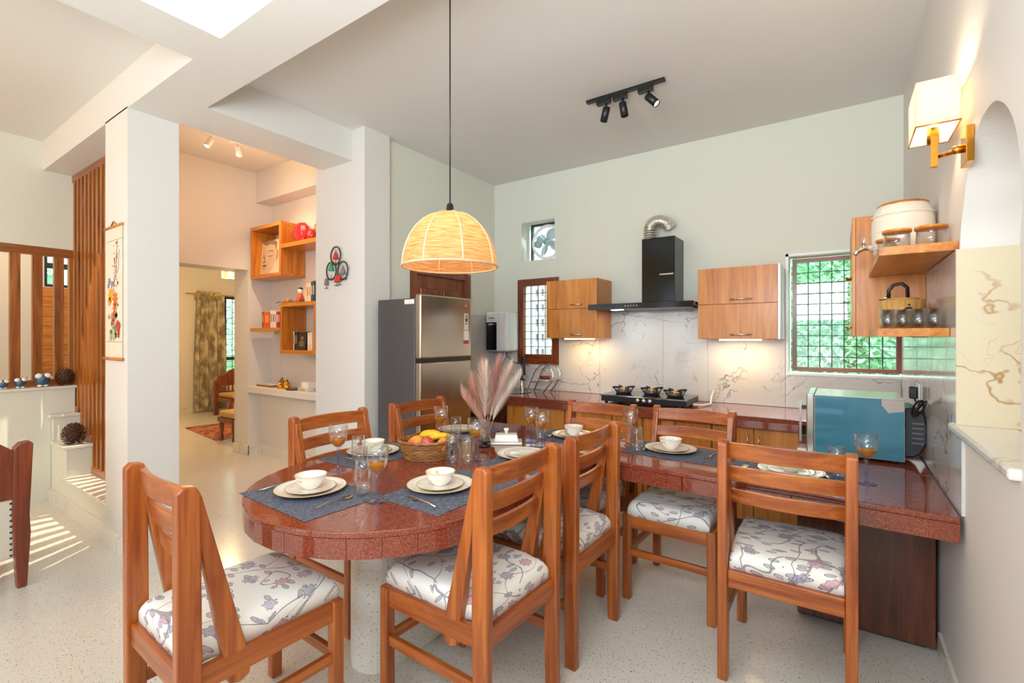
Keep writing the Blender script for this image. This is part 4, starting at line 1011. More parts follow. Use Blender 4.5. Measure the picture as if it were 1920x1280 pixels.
M['apple'] = NT('apple_skin'); q = M['apple']; M['apple'] = q.set(color=q.ramp(q.noise(q.mapped((8, 8, 2)), 3, 3), [(.3, '8e1626'), (.6, 'c8405a'), (.8, 'dca060')]), rough=.2, coat=.4)
def banana(c, yaw, lab, tilt=0):
    pts = []; rad = []
    for i in range(13):
        a = -.75 + 1.5 * i / 12; pts.append((.09 * math.sin(a) * 1.15, 0, .09 * (math.cos(a) - .73))); rad.append((.004, .008, .014, .017, .018, .018, .018, .018, .018, .017, .014, .007, .004)[i])
    o = MB().tube(pts, rad, 10).tr(Matrix.Rotation(tilt, 4, 'X')).build('banana', 'banana'); tag(o, lab, 'banana', None, c, yaw)
    MB().cyl((.068, 0, .02), (.078, 0, .012), .004, 6).tr(Matrix.Rotation(tilt, 4, 'X')).build('stalk', 'wicker', o)
bx_, by_ = -1.80, 1.83
banana((bx_ - .03, by_ + .06, TZ + .098), .5, 'yellow banana at the back of the fruit basket', .3)
banana((bx_ + .0, by_ + .035, TZ + .098), .35, 'yellow banana in front of the other in the basket', .1)
banana((bx_ + .045, by_ + .055, TZ + .09), .75, 'rightmost yellow banana curving over the basket rim', .0)
def round_fruit(nm, c, r, mat, lab, st=1.):
    o = MB().lathe([(0, -.85 * r * st), (.35 * r, -.95 * r * st), (.75 * r, -.68 * r * st), (r, 0), (.9 * r, .5 * r * st), (.55 * r, .86 * r * st), (.2 * r, .86 * r * st), (0, .74 * r * st)], n=20).build(nm, mat)
    tag(o, lab, nm, None, c); MB().cyl((0, 0, .74 * r * st), (.004, 0, .74 * r * st + .014), .0015, 5).build('stalk', 'wicker', o); return o
round_fruit('apple', (bx_ + .03, by_ - .03, TZ + .085), .036, 'apple', 'dark red apple at the front of the fruit basket')
o = round_fruit('mango', (bx_ - .05, by_ - .035, TZ + .078), .04, 'mango', 'orange yellow mango left of the apple', 1.25); o.rotation_euler = (0, 1.2, .5)
o = round_fruit('mango', (bx_ + .095, by_ + .015, TZ + .078), .034, 'mango', 'orange yellow mango right of the apple', 1.25); o.rotation_euler = (0, 1.2, 2)
# vase with pampas
vs_ = thing('vase', 'hourglass glass vase with black base holding pink pampas grass', 'vase', (-1.715, 2.215, TZ))
MB().lathe([(0, 0), (.034, 0), (.036, .012), (.016, .016), (.012, .024), (.034, .030), (.036, .034), (0, .034)], n=24).build('base', 'black', vs_)
MB().lathe([(.036, .0345), (.032, .07), (.021, .10), (.03, .145), (.038, .17), (.0365, .17), (.0285, .145), (.0195, .10), (.03, .07), (.034, .0365)], n=28).build('body', 'glass', vs_)
pm = NT('pampas_plume'); M['pampas'] = pm.set(color=pm.mix(pm.noise(pm.mapped((1, 1, 1)), 14, 2), lin('d9a792'), lin('efd2c0')), rough=.9)
rnd = random.Random(5)
pg_cols = ['d39a86', 'e3b8a4', 'eddccb', 'c98f86', 'e9cdb8', 'dba995', 'efdfd2']
for k, (dx, dy, hh, wd_) in enumerate([(-.075, .0, .37, .045), (-.03, .03, .45, .05), (.02, -.02, .44, .05), (.065, .03, .47, .052), (.11, .07, .44, .048), (-.11, -.03, .29, .03), (.15, .09, .38, .036)]):
    t = thing('pampas_stem', 'x', 'pampas grass', (-1.715, 2.215, TZ))
    t['label'] = 'pampas plume in the glass vase, ' + ('outer left', 'middle left', 'centre', 'middle right', 'outer right', 'short far left', 'low far right')[k] + ' one'
    t['group'] = 'pampas plumes in the vase'
    ex, ey = dx * .83, dx * .56 + dy
    pt = lambda s: Vector((ex * s ** 1.5 + .012 * (k - 2) * (1 - s) * .5, ey * s ** 1.5, .05 + (hh - .05) * s))
    MB().tube([pt(i / 8) for i in range(9)], .0016, 5).build('stem', plain('pampas_stalk', 'b98f6a', .7) if k == 0 else 'stalk', t) if k == 0 else MB().tube([pt(i / 8) for i in range(9)], .0016, 5).build('stem', M['stalk'], t)
    if k == 0: M['stalk'] = t.children[0].data.materials[0]
    m = MB(); M['pamp%d' % k] = plain('pampas_plume_%s' % 'abcdefg'[k], pg_cols[k], .9, .1)
    for q in range(1300):
        s = .3 + .7 * rnd.random(); p = pt(s); a = rnd.random() * 2 * PI
        rr_ = wd_ * (math.sin(min(1, (s - .26) / .74) * PI) ** .6 + .12) * (.15 + .95 * rnd.random())
        tip = p + Vector((math.cos(a) * rr_ * 1.35, math.sin(a) * rr_ * 1.35, .05 + .05 * rnd.random())) + Vector((ex, ey, 0)) * .1
        sd = Vector((-math.sin(a), math.cos(a), 0)) * .0006
        mid = p.lerp(tip, .5) + Vector((math.cos(a), math.sin(a), 0)) * rr_ * .12
        m.add([p - sd, p + sd, mid + sd, mid - sd, tip], [(0, 1, 2, 3), (3, 2, 4)])
    pl_ = m.build('plume', 'pamp%d' % k, t); pl_['kind'] = 'stuff'

# ------------------------------------------------------------------ column scroll, wall ornament
sc_ = thing('wall_scroll', 'narrow hanging scroll painted with flowers on the white column', 'wall scroll', (-3.935, 1.108, 1.25))
MB().box(-.15, .15, -.004, -.001, .01, .875).build('paper', plain('ivory_scroll_paper', 'e9dcc8', .8), sc_)
MB().cyl((-.165, -.008, .875), (.165, -.008, .875), .008, 10).build('rod', 'shelf_x', sc_); MB().cyl((-.17, -.009, .008), (.17, -.009, .008), .010, 10).build('rod', 'shelf_x', sc_)
MB().tube([(-.05, -.006, .88), (0, -.006, .91), (.05, -.006, .88)], .004, 6).build('hanging_cord', 'brass', sc_)
MB().box(-.15, .15, -.0046, -.0041, .785, .788).box(-.15, .15, -.0046, -.0041, .118, .121).build('printed_line', plain('scroll_line', '8a7a66', .8), sc_)
def blotch(m, x, z, r, n=7, y=-.0048, st=1.):
    pts = []
    for k in range(n * 4):
        a = k * PI / 2 / n; rr = r * (.75 + .25 * math.cos(n * a)); pts.append((x + rr * math.cos(a), y, z + rr * st * math.sin(a)))
    m.add(pts, [tuple(range(len(pts)))])
rn = random.Random(3); lay = 0
for nm, colr, items in (('painted_leaves', '7d8a5a', [(-.09 + .2 * rn.random(), .15 + .16 * rn.random(), .02) for _ in range(26)]), ('painted_leaves', '5a6258', [(-.1 + .2 * rn.random(), .16 + .35 * rn.random(), .011) for _ in range(18)]),
                        ('painted_flower', 'e9a31e', [(-.05, .43, .06), (-.08, .39, .04)]), ('painted_flower', 'e2701e', [(.03, .40, .055), (.02, .34, .045)]), ('painted_flower', 'd9695e', [(-.02, .28, .04), (.0, .25, .03)]),
                        ('painted_flower', 'c2402a', [(.085, .22, .045), (.09, .17, .03)]), ('painted_flower', '8b89a4', [(-.08, .52, .03), (-.03, .50, .025), (-.1, .49, .02)]), ('painted_flower', 'b9c48e', [(0, .16, .04), (-.06, .15, .03)]),
                        ('painted_blossom', 'cf8f86', [(.02 + .05 * rn.gauss(0, .6) + (z_ - .5) * .12, z_, .008) for z_ in [.48 + .3 * rn.random() for _ in range(46)]])):
    m = MB(); lay += 1
    for x, z, r in items: blotch(m, x, z, r, 5 if r < .02 else 8, -.0048 - lay * .0002)
    m.build(nm, plain('print_' + colr, colr, .8, .15, 60), sc_)
m = MB().tube([(.02, -.0047, .3), (.0, -.0047, .5), (.05, -.0047, .62), (.06, -.0047, .77)], .0015, 4).tube([(.0, -.0047, .5), (.09, -.0047, .6), (.1, -.0047, .72)], .0012, 4); m.build('painted_branch', plain('print_branch', '6a5b50', .8), sc_)
wo = thing('wall_ornament', 'three black wire rings with tiny painted musicians on the white pier', 'wall ornament')
YO = 2.468
for k, (x, z) in enumerate(((-3.495, 2.085), (-3.555, 1.962), (-3.40, 1.953))):
    r = MB().tube([(x + .066 * math.cos(a), YO, z + .075 * math.sin(a)) for a in [q * PI / 18 for q in range(36)]], .006, 6, closed=True).build('ring', 'iron', wo)
    col = ('c8342a', '34a46a', '8b7f86')[k]
    fm = MB().lathe([(0, 0), (.026, 0), (.012, .05), (0, .06)], (x, YO, z - .03 + (.03 if k == 1 else 0)), 10); fm.build('figure_robe', plain('ornament_cloth_%s' % 'abc'[k], col, .6), r)
    MB().ell((x, YO, z + .035 + (.03 if k == 1 else 0)), .009, .009, .011, 10, 6).cyl((x - .03, YO, z + .005), (x + .03, YO, z + .005), .002, 5).cyl((x, YO, z - .06), (x, YO, z - .03), .003, 5).build('figure_head', 'brass', r)
    MB().box(x - .04, x + .04, YO - .008, YO + .012, z - .073, z - .066).build('ring_floor', 'iron', r)
for x, z, col in ((-3.625, 1.845, '8d7a78'), (-3.485, 1.86, 'd84030'), (-3.445, 1.865, 'd84030')):
    r = MB().lathe([(0, 0), (.019, 0), (.014, .045), (.005, .06), (0, .06)], (x, YO, z), 10).build('hanging_bell', plain('bell_cloth_' + col, col, .6), wo)
    MB().cyl((x, YO, z - .025), (x, YO, z), .0025, 5).cyl((x - .022, YO, z - .026), (x + .022, YO, z - .026), .003, 6).cyl((x, YO, z + .055), (x + .02, YO, z + .09), .0015, 5).build('hook', 'iron', r)
MB().cyl((-3.495, YO, 2.16), (-3.495, YO + .02, 2.165), .003, 6).build('nail', 'iron', wo)

# ------------------------------------------------------------------ niche shelves
cu = thing('cube_shelf_unit', 'interlocking orange teak cube shelves mounted in the hall niche', 'shelf unit')
def frame_box(nm, x0, x1, z0, z1, y0=2.905, y1=3.195, t=.04):
    for b, a in (((x0, x1, y0, y1, z0, z0 + t), 'x'), ((x0, x1, y0, y1, z1 - t, z1), 'x'), ((x0, x0 + t, y0, y1, z0 + t, z1 - t), 'z'), ((x1 - t, x1, y0, y1, z0 + t, z1 - t), 'z')):
        box(*b).build(nm, 'shelf_' + a, cu, bev=.002)
frame_box('upper_cube_board', -5.755, -5.10, 2.085, 2.69)
frame_box('lower_cube_board', -5.118, -4.44, 1.22, 1.775)
box(-5.099, -3.82, 2.905, 3.195, 2.385, 2.43).build('shelf_board', 'shelf_x', cu, bev=.002)
box(-5.764, -5.119, 2.905, 3.195, 1.47, 1.508).build('shelf_board', 'shelf_x', cu, bev=.002)
def book(x, y, z, w, h, d, col, lab, spine='f4efe4', lean=0):
    b = box(0, w, 0, d, 0, h).build('book', plain('cover_' + col, col, .45, .05)); tag(b, lab, 'book', None, (x, y, z))
    box(.002, w - .002, .003, d + .001 - .003, h, h + .001).build('pages', 'china', b)
    box(w * .25, w * .75, -.0006, -.0001, h * .35, h * .8).build('spine_print', plain('print_' + spine, spine, .5), b)
    return b
x = -5.60
for w, h, col, sp, nm in ((.035, .19, '9a4a2a', 'e8c070', 'brown spined'), (.15, .185, 'e0601c', 'f0a040', 'wide orange'), (.045, .2, 'f0ece4', '80808a', 'first white spined'), (.04, .195, 'e8e4dc', '5a6470', 'second white spined'), (.035, .19, 'f2eee6', 'c05050', 'thin third white'), (.05, .185, 'c23038', 'f0e0d0', 'red spined'), (.03, .18, '8a2a2a', 'e8c8a0', 'dark red')):
    if x + w < -5.15: book(x, 2.96, 1.5085, w - .003, h, .15, col, nm + ' book on the short lower left shelf of the cube unit', sp)
    x += w
x = -4.72
for w, h, col, sp, nm in ((.055, .20, 'f0c8a0', 'd08050', 'cream orange'), (.03, .2, 'efe3d0', 'b07040', 'pale thin'), (.035, .215, '3d5a66', 'c0d0d8', 'blue grey'), (.035, .22, '2d4858', 'd0c8b0', 'dark blue')):
    book(x, 2.97, 1.7755, w - .003, h, .15, col, nm + ' book standing on top of the lower cube', sp); x += w
x = -4.98
for w, h, col, sp, nm in ((.018, .2, 'e8e0d0', '888888', 'white thin'), (.035, .2, '2a2630', 'b0a070', 'black spined'), (.03, .2, '3a2a2a', 'b08050', 'dark brown')):
    book(x, 2.98, 1.2605, w - .003, h, .15, col, nm + ' book inside the lower cube', sp); x += w
b = box(0, .15, 0, .02, 0, .2).build('book', plain('dark_cover', '2b2320', .4)); tag(b, 'dark covered book facing out inside the lower cube', 'book', None, (-4.885, 2.965, 1.2605)); b.rotation_euler = (-.12, 0, 0)
m = MB(); blotch(m, .075, .13, .022, 9, -.0004, 1.3); m.build('cover_print', plain('print_skin', 'a87e58', .5), b); box(.03, .12, -.0006, -.0001, .04, .1).build('cover_print', plain('print_khaki', '6e6040', .5), b)
x = -4.71
for w, col, nm in ((.028, 'f0e6d4', 'cream spined'), (.026, 'e9c9a0', 'tan spined'), (.03, 'efe2c8', 'ivory spined')):
    book(x, 2.98, 1.2605, w - .003, .19, .15, col, nm + ' book at the right inside the lower cube'); x += w
# face print canvas (plain serene face)
cv = thing('face_print', 'beige canvas print of a calm face with closed eyes in the upper cube', 'picture', (-5.50, 2.99, 2.1255)); cv.rotation_euler = (-.08, 0, 0)
box(-.205, .205, 0, .02, 0, .42).build('canvas', plain('beige_canvas', 'ddc7ab', .8, .15, 12), cv, bev=.003)
def shape(pts, colr, nm, y): MB().add([(a, y, b_) for a, b_ in pts], [tuple(range(len(pts)))]).build(nm, plain('paint_' + colr, colr, .8, .2, 20), cv)
shape([(-.19, .02), (-.02, .015), (.06, .08), (.11, .18), (.12, .30), (.08, .39), (-.05, .41), (-.19, .40)], 'c9a988', 'painted_face', -.0005)
shape([(-.2, .4), (-.12, .36), (.0, .37), (.08, .35), (.12, .28), (.13, .38), (.05, .42), (-.2, .42)], '8d6e56', 'painted_hair', -.0008)
shape([(.13, .14), (.17, .2), (.16, .28), (.13, .3), (.12, .22)], 'b98560', 'painted_ear', -.0008)
for pts in ([(-.06, .235), (-.03, .222), (.02, .222), (.06, .24), (.02, .23), (-.03, .23)], [(-.08, .275), (-.03, .295), (.04, .29), (.08, .265), (.04, .282), (-.03, .287)], [(-.18, .12), (-.12, .108), (-.05, .118), (-.1, .13), (-.14, .128)], [(-.17, .10), (-.12, .092), (-.07, .103), (-.12, .085)], [(-.15, .27), (-.13, .22), (-.1, .165), (-.14, .155), (-.17, .165), (-.11, .172), (-.15, .22)]):
    shape(pts, '54402f', 'painted_line', -.0012)
# red ornament + fan
ro = MB()
for k in range(9):
    a = k * .7; ro.ell((.05 * math.cos(a) * (k % 3) * .6, .02 * math.sin(a), .08 + .03 * math.sin(a * 1.3)), .07, .035, .085, 12, 8, Euler((0, .3 * math.sin(k), a)))
M['redglass'] = NT('red_glass').set(color=lin('c8101a'), rough=.08, coat=1., spec=.8)
o = MB().lathe([(0, 0), (.05, 0), (.07, .02), (.115, .08), (.13, .13), (.11, .18), (.06, .225), (0, .235)], n=13, smooth=False).tr(Matrix.Diagonal((1.15, .6, 1, 1))).build('glass_ornament', 'redglass'); tag(o, 'faceted red glass ornament on the upper shelf of the cube unit', 'ornament', None, (-4.90, 3.03, 2.4305))
o2 = MB().ell((0, 0, .07), .06, .05, .07, 9, 6).build('glass_ornament', 'redglass'); tag(o2, 'smaller red glass ornament half hidden by the pier', 'ornament', None, (-4.70, 3.02, 2.431))
fn = thing('bamboo_fan', 'golden ribbed fan standing behind the red ornament', 'fan', (-4.66, 3.13, 2.4305))
for k in range(13):
    a = PI * (.12 + .76 * k / 12); MB().bar((.02 * math.cos(a), 0, .005 + .02 * math.sin(a)), (.20 * math.cos(a), 0, .02 + .29 * math.sin(a)), .004, .036, (1, 0, 0)).build('rib', 'shelf_z', fn)
# garland, figurine, bells, etc
ga = thing('garland', 'small green garland with an orange flower on top of the lower cube', 'garland', (-4.98, 2.93, 1.7755))
M['leafg'] = plain('garland_green', '3c6a44', .7, .3)
for k in range(26):
    a = rn.random() * PI; MB().bar((-.1 + k * .014, .0, .012), (-.1 + k * .014 + .03 * math.cos(a), .02 * rn.random(), .012 + .03 * math.sin(a)), .008, .003).build('leaf', 'leafg', ga)
MB().ell((-.03, 0, .03), .024, .02, .024).build('flower', plain('orange_flower', 'e89020', .7), ga)
MB().tube([(-.26, 0, .01), (-.2, 0, .02), (-.1, 0, .008), (.25, 0, .01)], .005, 6).build('twig', 'wicker', ga)
fg = thing('figurine', 'tiny red and white figurine beside the books on the lower cube', 'figurine', (-4.83, 2.97, 1.7755))
MB().lathe([(0, 0), (.05, 0), (.045, .03), (.03, .08), (.02, .10), (0, .105)], n=16).build('body', plain('figurine_red', 'd8582e', .4), fg); MB().ell((0, 0, .125), .03, .028, .033).build('head', 'china', fg); MB().ell((0, .004, .15), .028, .026, .016).build('hair', 'black', fg)
tr_ = box(-.17, .17, -.06, .06, 0, .022).build('tray', 'wicker', bev=.004); tag(tr_, 'thin wooden tray lying on the niche ledge left of the bells', 'tray', None, (-5.56, 3.02, .8203)); box(-.155, .155, -.05, .05, .0222, .026).build('lining', 'china', tr_)
for k, (x, y, s, w_) in enumerate(((-5.33, 3.05, 1.25, 'tall back'), (-5.24, 2.98, 1., 'small middle'), (-5.14, 3.0, 1.15, 'right'))):
    b = thing('brass_bell', w_ + ' brass bell on the niche ledge', 'bell', (x, y, .8203))
    MB().lathe([(0, .005), (.04 * s, 0), (.038 * s, .02 * s), (.028 * s, .055 * s), (.015 * s, .07 * s), (0, .072 * s)], n=18).build('cup', 'brass', b)
    MB().lathe([(.007 * s, .07 * s), (.014 * s, .078 * s), (.006 * s, .09 * s), (0, .095 * s)], n=12).build('knob', 'wicker', b)
o = MB().lathe([(0, .004), (.06, 0), (.10, .012), (.098, .015), (.05, .006), (0, .007)], n=24).build('dish', 'dark_x'); tag(o, 'dark shallow dish on the niche ledge', 'dish', None, (-4.97, 2.99, .8203))
o = box(0, .15, 0, .1, 0, .035).build('box', 'china', bev=.003); tag(o, 'low white box at the right end of the niche ledge', 'box', None, (-4.83, 2.94, .8203))
box(.01, .14, -.0006, -.0001, .005, .03).build('printed_front', plain('box_print', 'b9a890', .6), o)
o = box(0, .13, 0, .1, 0, .06).build('box', 'whiteplastic', bev=.003); tag(o, 'upper white box stacked at the right end of the ledge', 'box', None, (-4.78, 2.95, .8557)); box(.02, .11, -.0006, -.0001, .01, .05).build('printed_front', 'china', o)

# ------------------------------------------------------------------ owls and pine cones
M['owlblue'] = plain('owl_blue_glaze', '2f5878', .25, .1, coat=.5)
for k, (y, s, w_) in enumerate(((.853, .85, 'smallest one'), (.953, .95, 'middle'), (1.087, 1.3, 'largest, next to the pine cone'))):
    w = thing('owl_figurine', 'blue white ceramic owl on the half wall sill, ' + w_, 'figurine', (-5.61, y, .9785)); w['group'] = 'ceramic owls on the sill'
    w.scale = (s, s, s)
    MB().lathe([(0, .012), (.025, .012), (.037, .03), (.038, .055), (.03, .078), (.015, .088), (0, .09)], n=20).build('body', 'owlblue', w)
    for sy in (-1, 1):
        MB().ell((.022, sy * .02, .072), .014, .02, .017).build('eye', 'china', w)
        MB().cyl((.01, sy * .03, .08), (.005, sy * .05, .098), .005, 6, .001).build('ear_tuft', 'owlblue', w)
    for sy in (-1, 1): MB().ell((.012, sy * .014, .008), .02, .014, .0085).build('foot', 'china', w)
    MB().cyl((.034, 0, .066), (.046, 0, .058), .004, 6, .001).build('beak', 'brass', w)
M['cone'] = plain('pine_cone_brown', '5a3a28', .7, .3)
def pinecone(loc, R, lab, tilt):
    t = thing('pine_cone', lab, 'pine cone', loc); m0 = None
    MB().ell((0, 0, R), R * .7, R * .7, R * .85, 12, 8).build('core', 'cone', t)
    sm = MB().add([(0, 0, 0), (.28, -.2, .05), (.28, .2, .05), (.40, -.16, .15), (.40, .16, .15), (.44, 0, .20), (.26, 0, -.03), (.40, 0, .06)], [(0, 1, 6), (0, 6, 2), (1, 3, 7, 6), (6, 7, 4, 2), (3, 5, 7), (7, 5, 4), (0, 2, 1), (1, 2, 4, 3), (3, 4, 5)]).mesh('scale', 'cone')
    n = 110
    for k in range(n):
        f = (k + .5) / n; ph = k * 2.39996; th = math.acos(1 - 1.85 * f - .07)
        o = bpy.data.objects.new('scale', sm); COL.objects.link(o); o.parent = t
        r = R * .66
        o.location = (r * math.sin(th) * math.cos(ph), r * math.sin(th) * math.sin(ph), R + R * .85 * math.cos(th))
        o.rotation_euler = Euler((0, -(PI / 2 - th) * .8 - .1, ph), 'XYZ'); o.scale = (R * .95,) * 3
    return t
pinecone((-5.62, 1.235, .9785), .066, 'pine cone on the half wall sill beside the owls', 0)
pinecone((-5.22, 1.2, .5205), .078, 'large open pine cone on the second stair step', 0)

# ------------------------------------------------------------------ carved armchair at the left edge
ac = thing('carved_armchair', 'dark carved wooden armchair with pale studded back at the left edge', 'armchair', (-3.80, .335, 0), PI / 2)
M['linen'] = plain('pale_linen', 'd8cfbe', .85, .05); M['arm'] = wood('carved_wood', 'z', '4e2110', '82391f', '9c4d2c', .35)
for s in (-1, 1):
    x = s * .315
    poly = [(-.02, 0), (.02, 0), (.035, .30), (.03, .40), (.045, .80), (.03, .815), (-.01, .81), (-.035, .78), (-.04, .40), (-.035, .30)]
    MB().prism(poly, -.03, .03).tr(Matrix.Translation((x, 0, 0)) @ Matrix.Rotation(PI / 2, 4, 'X')).build('leg', 'arm', ac, bev=.006)
    MB().prism([(-.025, 0), (.025, 0), (.03, .42), (-.03, .42)], -.025, .025).tr(Matrix.Translation((x, .55, 0)) @ Matrix.Rotation(PI / 2, 4, 'X')).build('leg', 'arm', ac, bev=.006)
    MB().box(x - .02, x + .02, .03, .55, .58, .63).build('armrest', 'arm', ac, bev=.01)
    MB().box(x - .018, x + .018, .52, .57, .42, .58).build('arm_support', 'arm', ac, bev=.005)
MB().box(-.285, .285, -.012, .03, .17, .50).build('back_upholstery', 'linen', ac, bev=.008)
for k in range(10): MB().ell((.272, -.014, .19 + k * .032), .006, .004, .006, 8, 5).build('stud', 'iron', ac)
pts = [(-.30, .50), (.30, .50), (.30, .74), (.27, .78), (.20, .84), (.16, .85), (.12, .92), (.06, .93), (.03, .97), (-.03, .97), (-.06, .93), (-.12, .92), (-.16, .85), (-.20, .84), (-.27, .78), (-.30, .74)]
MB().prism(pts, -.02, .02).tr(Matrix.Translation((0, 0, 0)) @ Matrix.Rotation(PI / 2, 4, 'X')).build('carved_crest', 'arm', ac, bev=.006)
for k in range(14):
    a = k * 2 * PI / 14; MB().tube([(.17 * math.cos(a) * q, -.024, .70 + .13 * math.sin(a) * q) for q in (.25, .5, .75, .95)], [.006, .010, .008, .004], 6).build('carving', 'arm', ac)
MB().box(-.28, .28, .03, .55, .36, .42).build('seat_frame', 'arm', ac, bev=.005); MB().box(-.275, .275, .04, .54, .421, .52).build('seat_cushion', 'linen', ac, bev=.03, seg=4)

# ------------------------------------------------------------------ hall and far room
track(-4.95, 2.25, 3.38, .36, 'whiteplastic', [(-.12, .5, 0, 1), (.12, -.3, 0, 0)], 'track_light', 'white track light with two spot heads on the hall ceiling', ax='y')
aim(lamp('SPOT', 'hall_spot', (-4.84, 2.02, 3.18), 420, (1, .86, .66), spot_size=.56, spot_blend=.1, shadow_soft_size=.006), (-4.90, .95, 0))
lamp('POINT', 'hall_glow', (-4.75, 2.35, 2.8), 14, (1, .6, .32), shadow_soft_size=.4)
aim(lamp('SPOT', 'hall_shelf_spot', (-4.95, 2.35, 3.22), 60, (1, .76, .5), spot_size=1.5, spot_blend=.7, shadow_soft_size=.03), (-5.1, 3.2, 1.7))
fp = thing('beaded_pendant', 'small glowing beaded ceiling lamp in the far room', 'pendant lamp', (-7.6, 3.54, 2.30))
for k in range(6):
    z = k * .022; MB().tube([((.115) * math.cos(a), .115 * math.sin(a), z) for a in [q * PI / 12 for q in range(24)]], .006, 5, closed=True).build('bead_ring', glow('warm_beads', 'ffc860', 2.2) if k == 0 else 'beads', fp) if k else None
    if k == 0: M['beads'] = glow('warm_beads', 'ffc860', 2.2); MB().tube([((.115) * math.cos(a), .115 * math.sin(a), z) for a in [q * PI / 12 for q in range(24)]], .006, 5, closed=True).build('bead_ring', 'beads', fp)
MB().ell((0, 0, .06), .03, .03, .035).build('bulb', 'bulb', fp); MB().cyl((0, 0, .1), (0, 0, .548), .004, 6).build('cord', 'black', fp)
lamp('POINT', 'far_room_lamp', (-7.6, 3.54, 2.22), 48, (1, .66, .30), shadow_soft_size=.1)
ct = thing('curtain', 'gathered patterned beige curtain beside the far room window', 'curtain')
cm = NT('curtain_print'); o = cm.obj(); n = cm.noise(cm.mapped((3, 3, 2)), 3.2, 4); M['curtain'] = cm.set(color=cm.ramp(n, [(.40, '8a8068'), (.52, 'b0a488'), (.62, 'cfc4a8')]), rough=.85)
for nm, z0, z1, y0, y1, amp in (('drape', .03, 2.10, 3.93, 4.50, .05), ('heading', 2.101, 2.26, 3.95, 4.42, .025)):
    m = MB(); n = 72; vs = []; fs = []
    for i in range(n + 1):
        f = i / n; y = y0 + (y1 - y0) * f
        for z, sp in ((z0, 1.0), ((z0 + z1) / 2, .95), (z1, .82)):
            yy = (y0 + y1) / 2 + (y - (y0 + y1) / 2) * sp; xx = -9.80 + amp * math.sin(f * 22) * (1 if z < z1 else .6)
            vs += [(xx, yy, z), (xx - .012, yy, z)]
    for i in range(n):
        a, b = i * 6, i * 6 + 6
        for q in range(2): fs += [(a + 2 * q, b + 2 * q, b + 2 * q + 2, a + 2 * q + 2), (a + 2 * q + 1, a + 2 * q + 3, b + 2 * q + 3, b + 2 * q + 1)]
    fs += [(0, 2, 3, 1), (2, 4, 5, 3), (n * 6, n * 6 + 1, n * 6 + 3, n * 6 + 2), (n * 6 + 2, n * 6 + 3, n * 6 + 5, n * 6 + 4)]
    m.add(vs, fs, True).build(nm, 'curtain', ct)
MB().cyl((-9.8, 3.8, 2.2), (-9.8, 5.6, 2.2), .012, 8).build('rod', 'brass', ct)
fc = thing('carved_low_chair', 'dark carved low chair with beige seat by the curtain in the far room', 'chair', (-9.25, 4.42, 0), .0)
for sx_ in (-1, 1):
    MB().box(-.03, .03, sx_ * .36 - .03, sx_ * .36 + .03, 0, .62).build('leg', 'arm', fc, bev=.004)
    MB().lathe([(.018, 0), (.03, .04), (.02, .08), (.034, .16), (.03, .28)], (.5, sx_ * .34, 0), 12).build('leg', 'arm', fc)
MB().box(-.02, .54, -.37, .37, .26, .33).build('seat_frame', 'arm', fc, bev=.004); MB().box(.03, .53, -.33, .33, .331, .40).build('seat_cushion', plain('beige_cushion', 'c9a868', .8), fc, bev=.02)
for k in range(9): MB().lathe([(.012, 0), (.018, .04), (.01, .07), (.016, .1)], (0, -.29 + k * .0725, .42), 8).build('spindle', 'whiteplastic' if False else 'arm', fc)
MB().box(-.02, .02, -.33, .33, .39, .42).build('rail', 'arm', fc)
pts = [(-.36, .52), (.36, .52), (.37, .60), (.32, .70), (.2, .72), (.16, .78), (.06, .82), (-.06, .82), (-.16, .78), (-.2, .72), (-.32, .70), (-.37, .60)]
MB().prism(pts, -.02, .02).tr(Matrix(((0, 0, 1, 0), (1, 0, 0, 0), (0, 1, 0, 0), (0, 0, 0, 1)))).build('carved_crest', 'arm', fc, bev=.005)
ot = thing('footstool', 'low carved stool with beige cushion at the edge of the red rug', 'stool', (-6.75, 3.28, 0))
for sx_ in (-1, 1):
    for sy in (-1, 1): MB().lathe([(.018, 0), (.028, .05), (.018, .1), (.03, .18), (.028, .26)], (sx_ * .17, sy * .17, 0), 12).build('leg', 'arm', ot)
MB().box(-.21, .21, -.21, .21, .26, .32).build('seat_frame', 'arm', ot, bev=.004); MB().box(-.2, .2, -.2, .2, .321, .41).build('cushion', M['linen'] if False else plain('stool_cushion', 'c2a264', .8), ot, bev=.025)
rg = thing('rug', 'red patterned oriental rug on the far room floor', 'rug', (-7.6, 3.55, .001), -.12)
rm = NT('red_rug'); o = rm.obj(); v = rm.node('ShaderNodeTexVoronoi', {'Vector': o, 'Scale': 9}, out=None, distance='MANHATTAN')
M['rug'] = rm.set(color=rm.ramp(v.outputs['Distance'], [(.1, 'caa070'), (.25, '8a1c1c'), (.5, '6a1616'), (.7, 'b07050')]), rough=.95)
MB().box(-.62, .62, -.42, .42, 0, .008).build('pile', 'rug', rg); MB().box(-.70, -.621, -.42, .42, 0, .005).build('fringe', 'arm', rg); MB().box(.621, .70, -.42, .42, 0, .005).build('fringe', 'arm', rg)

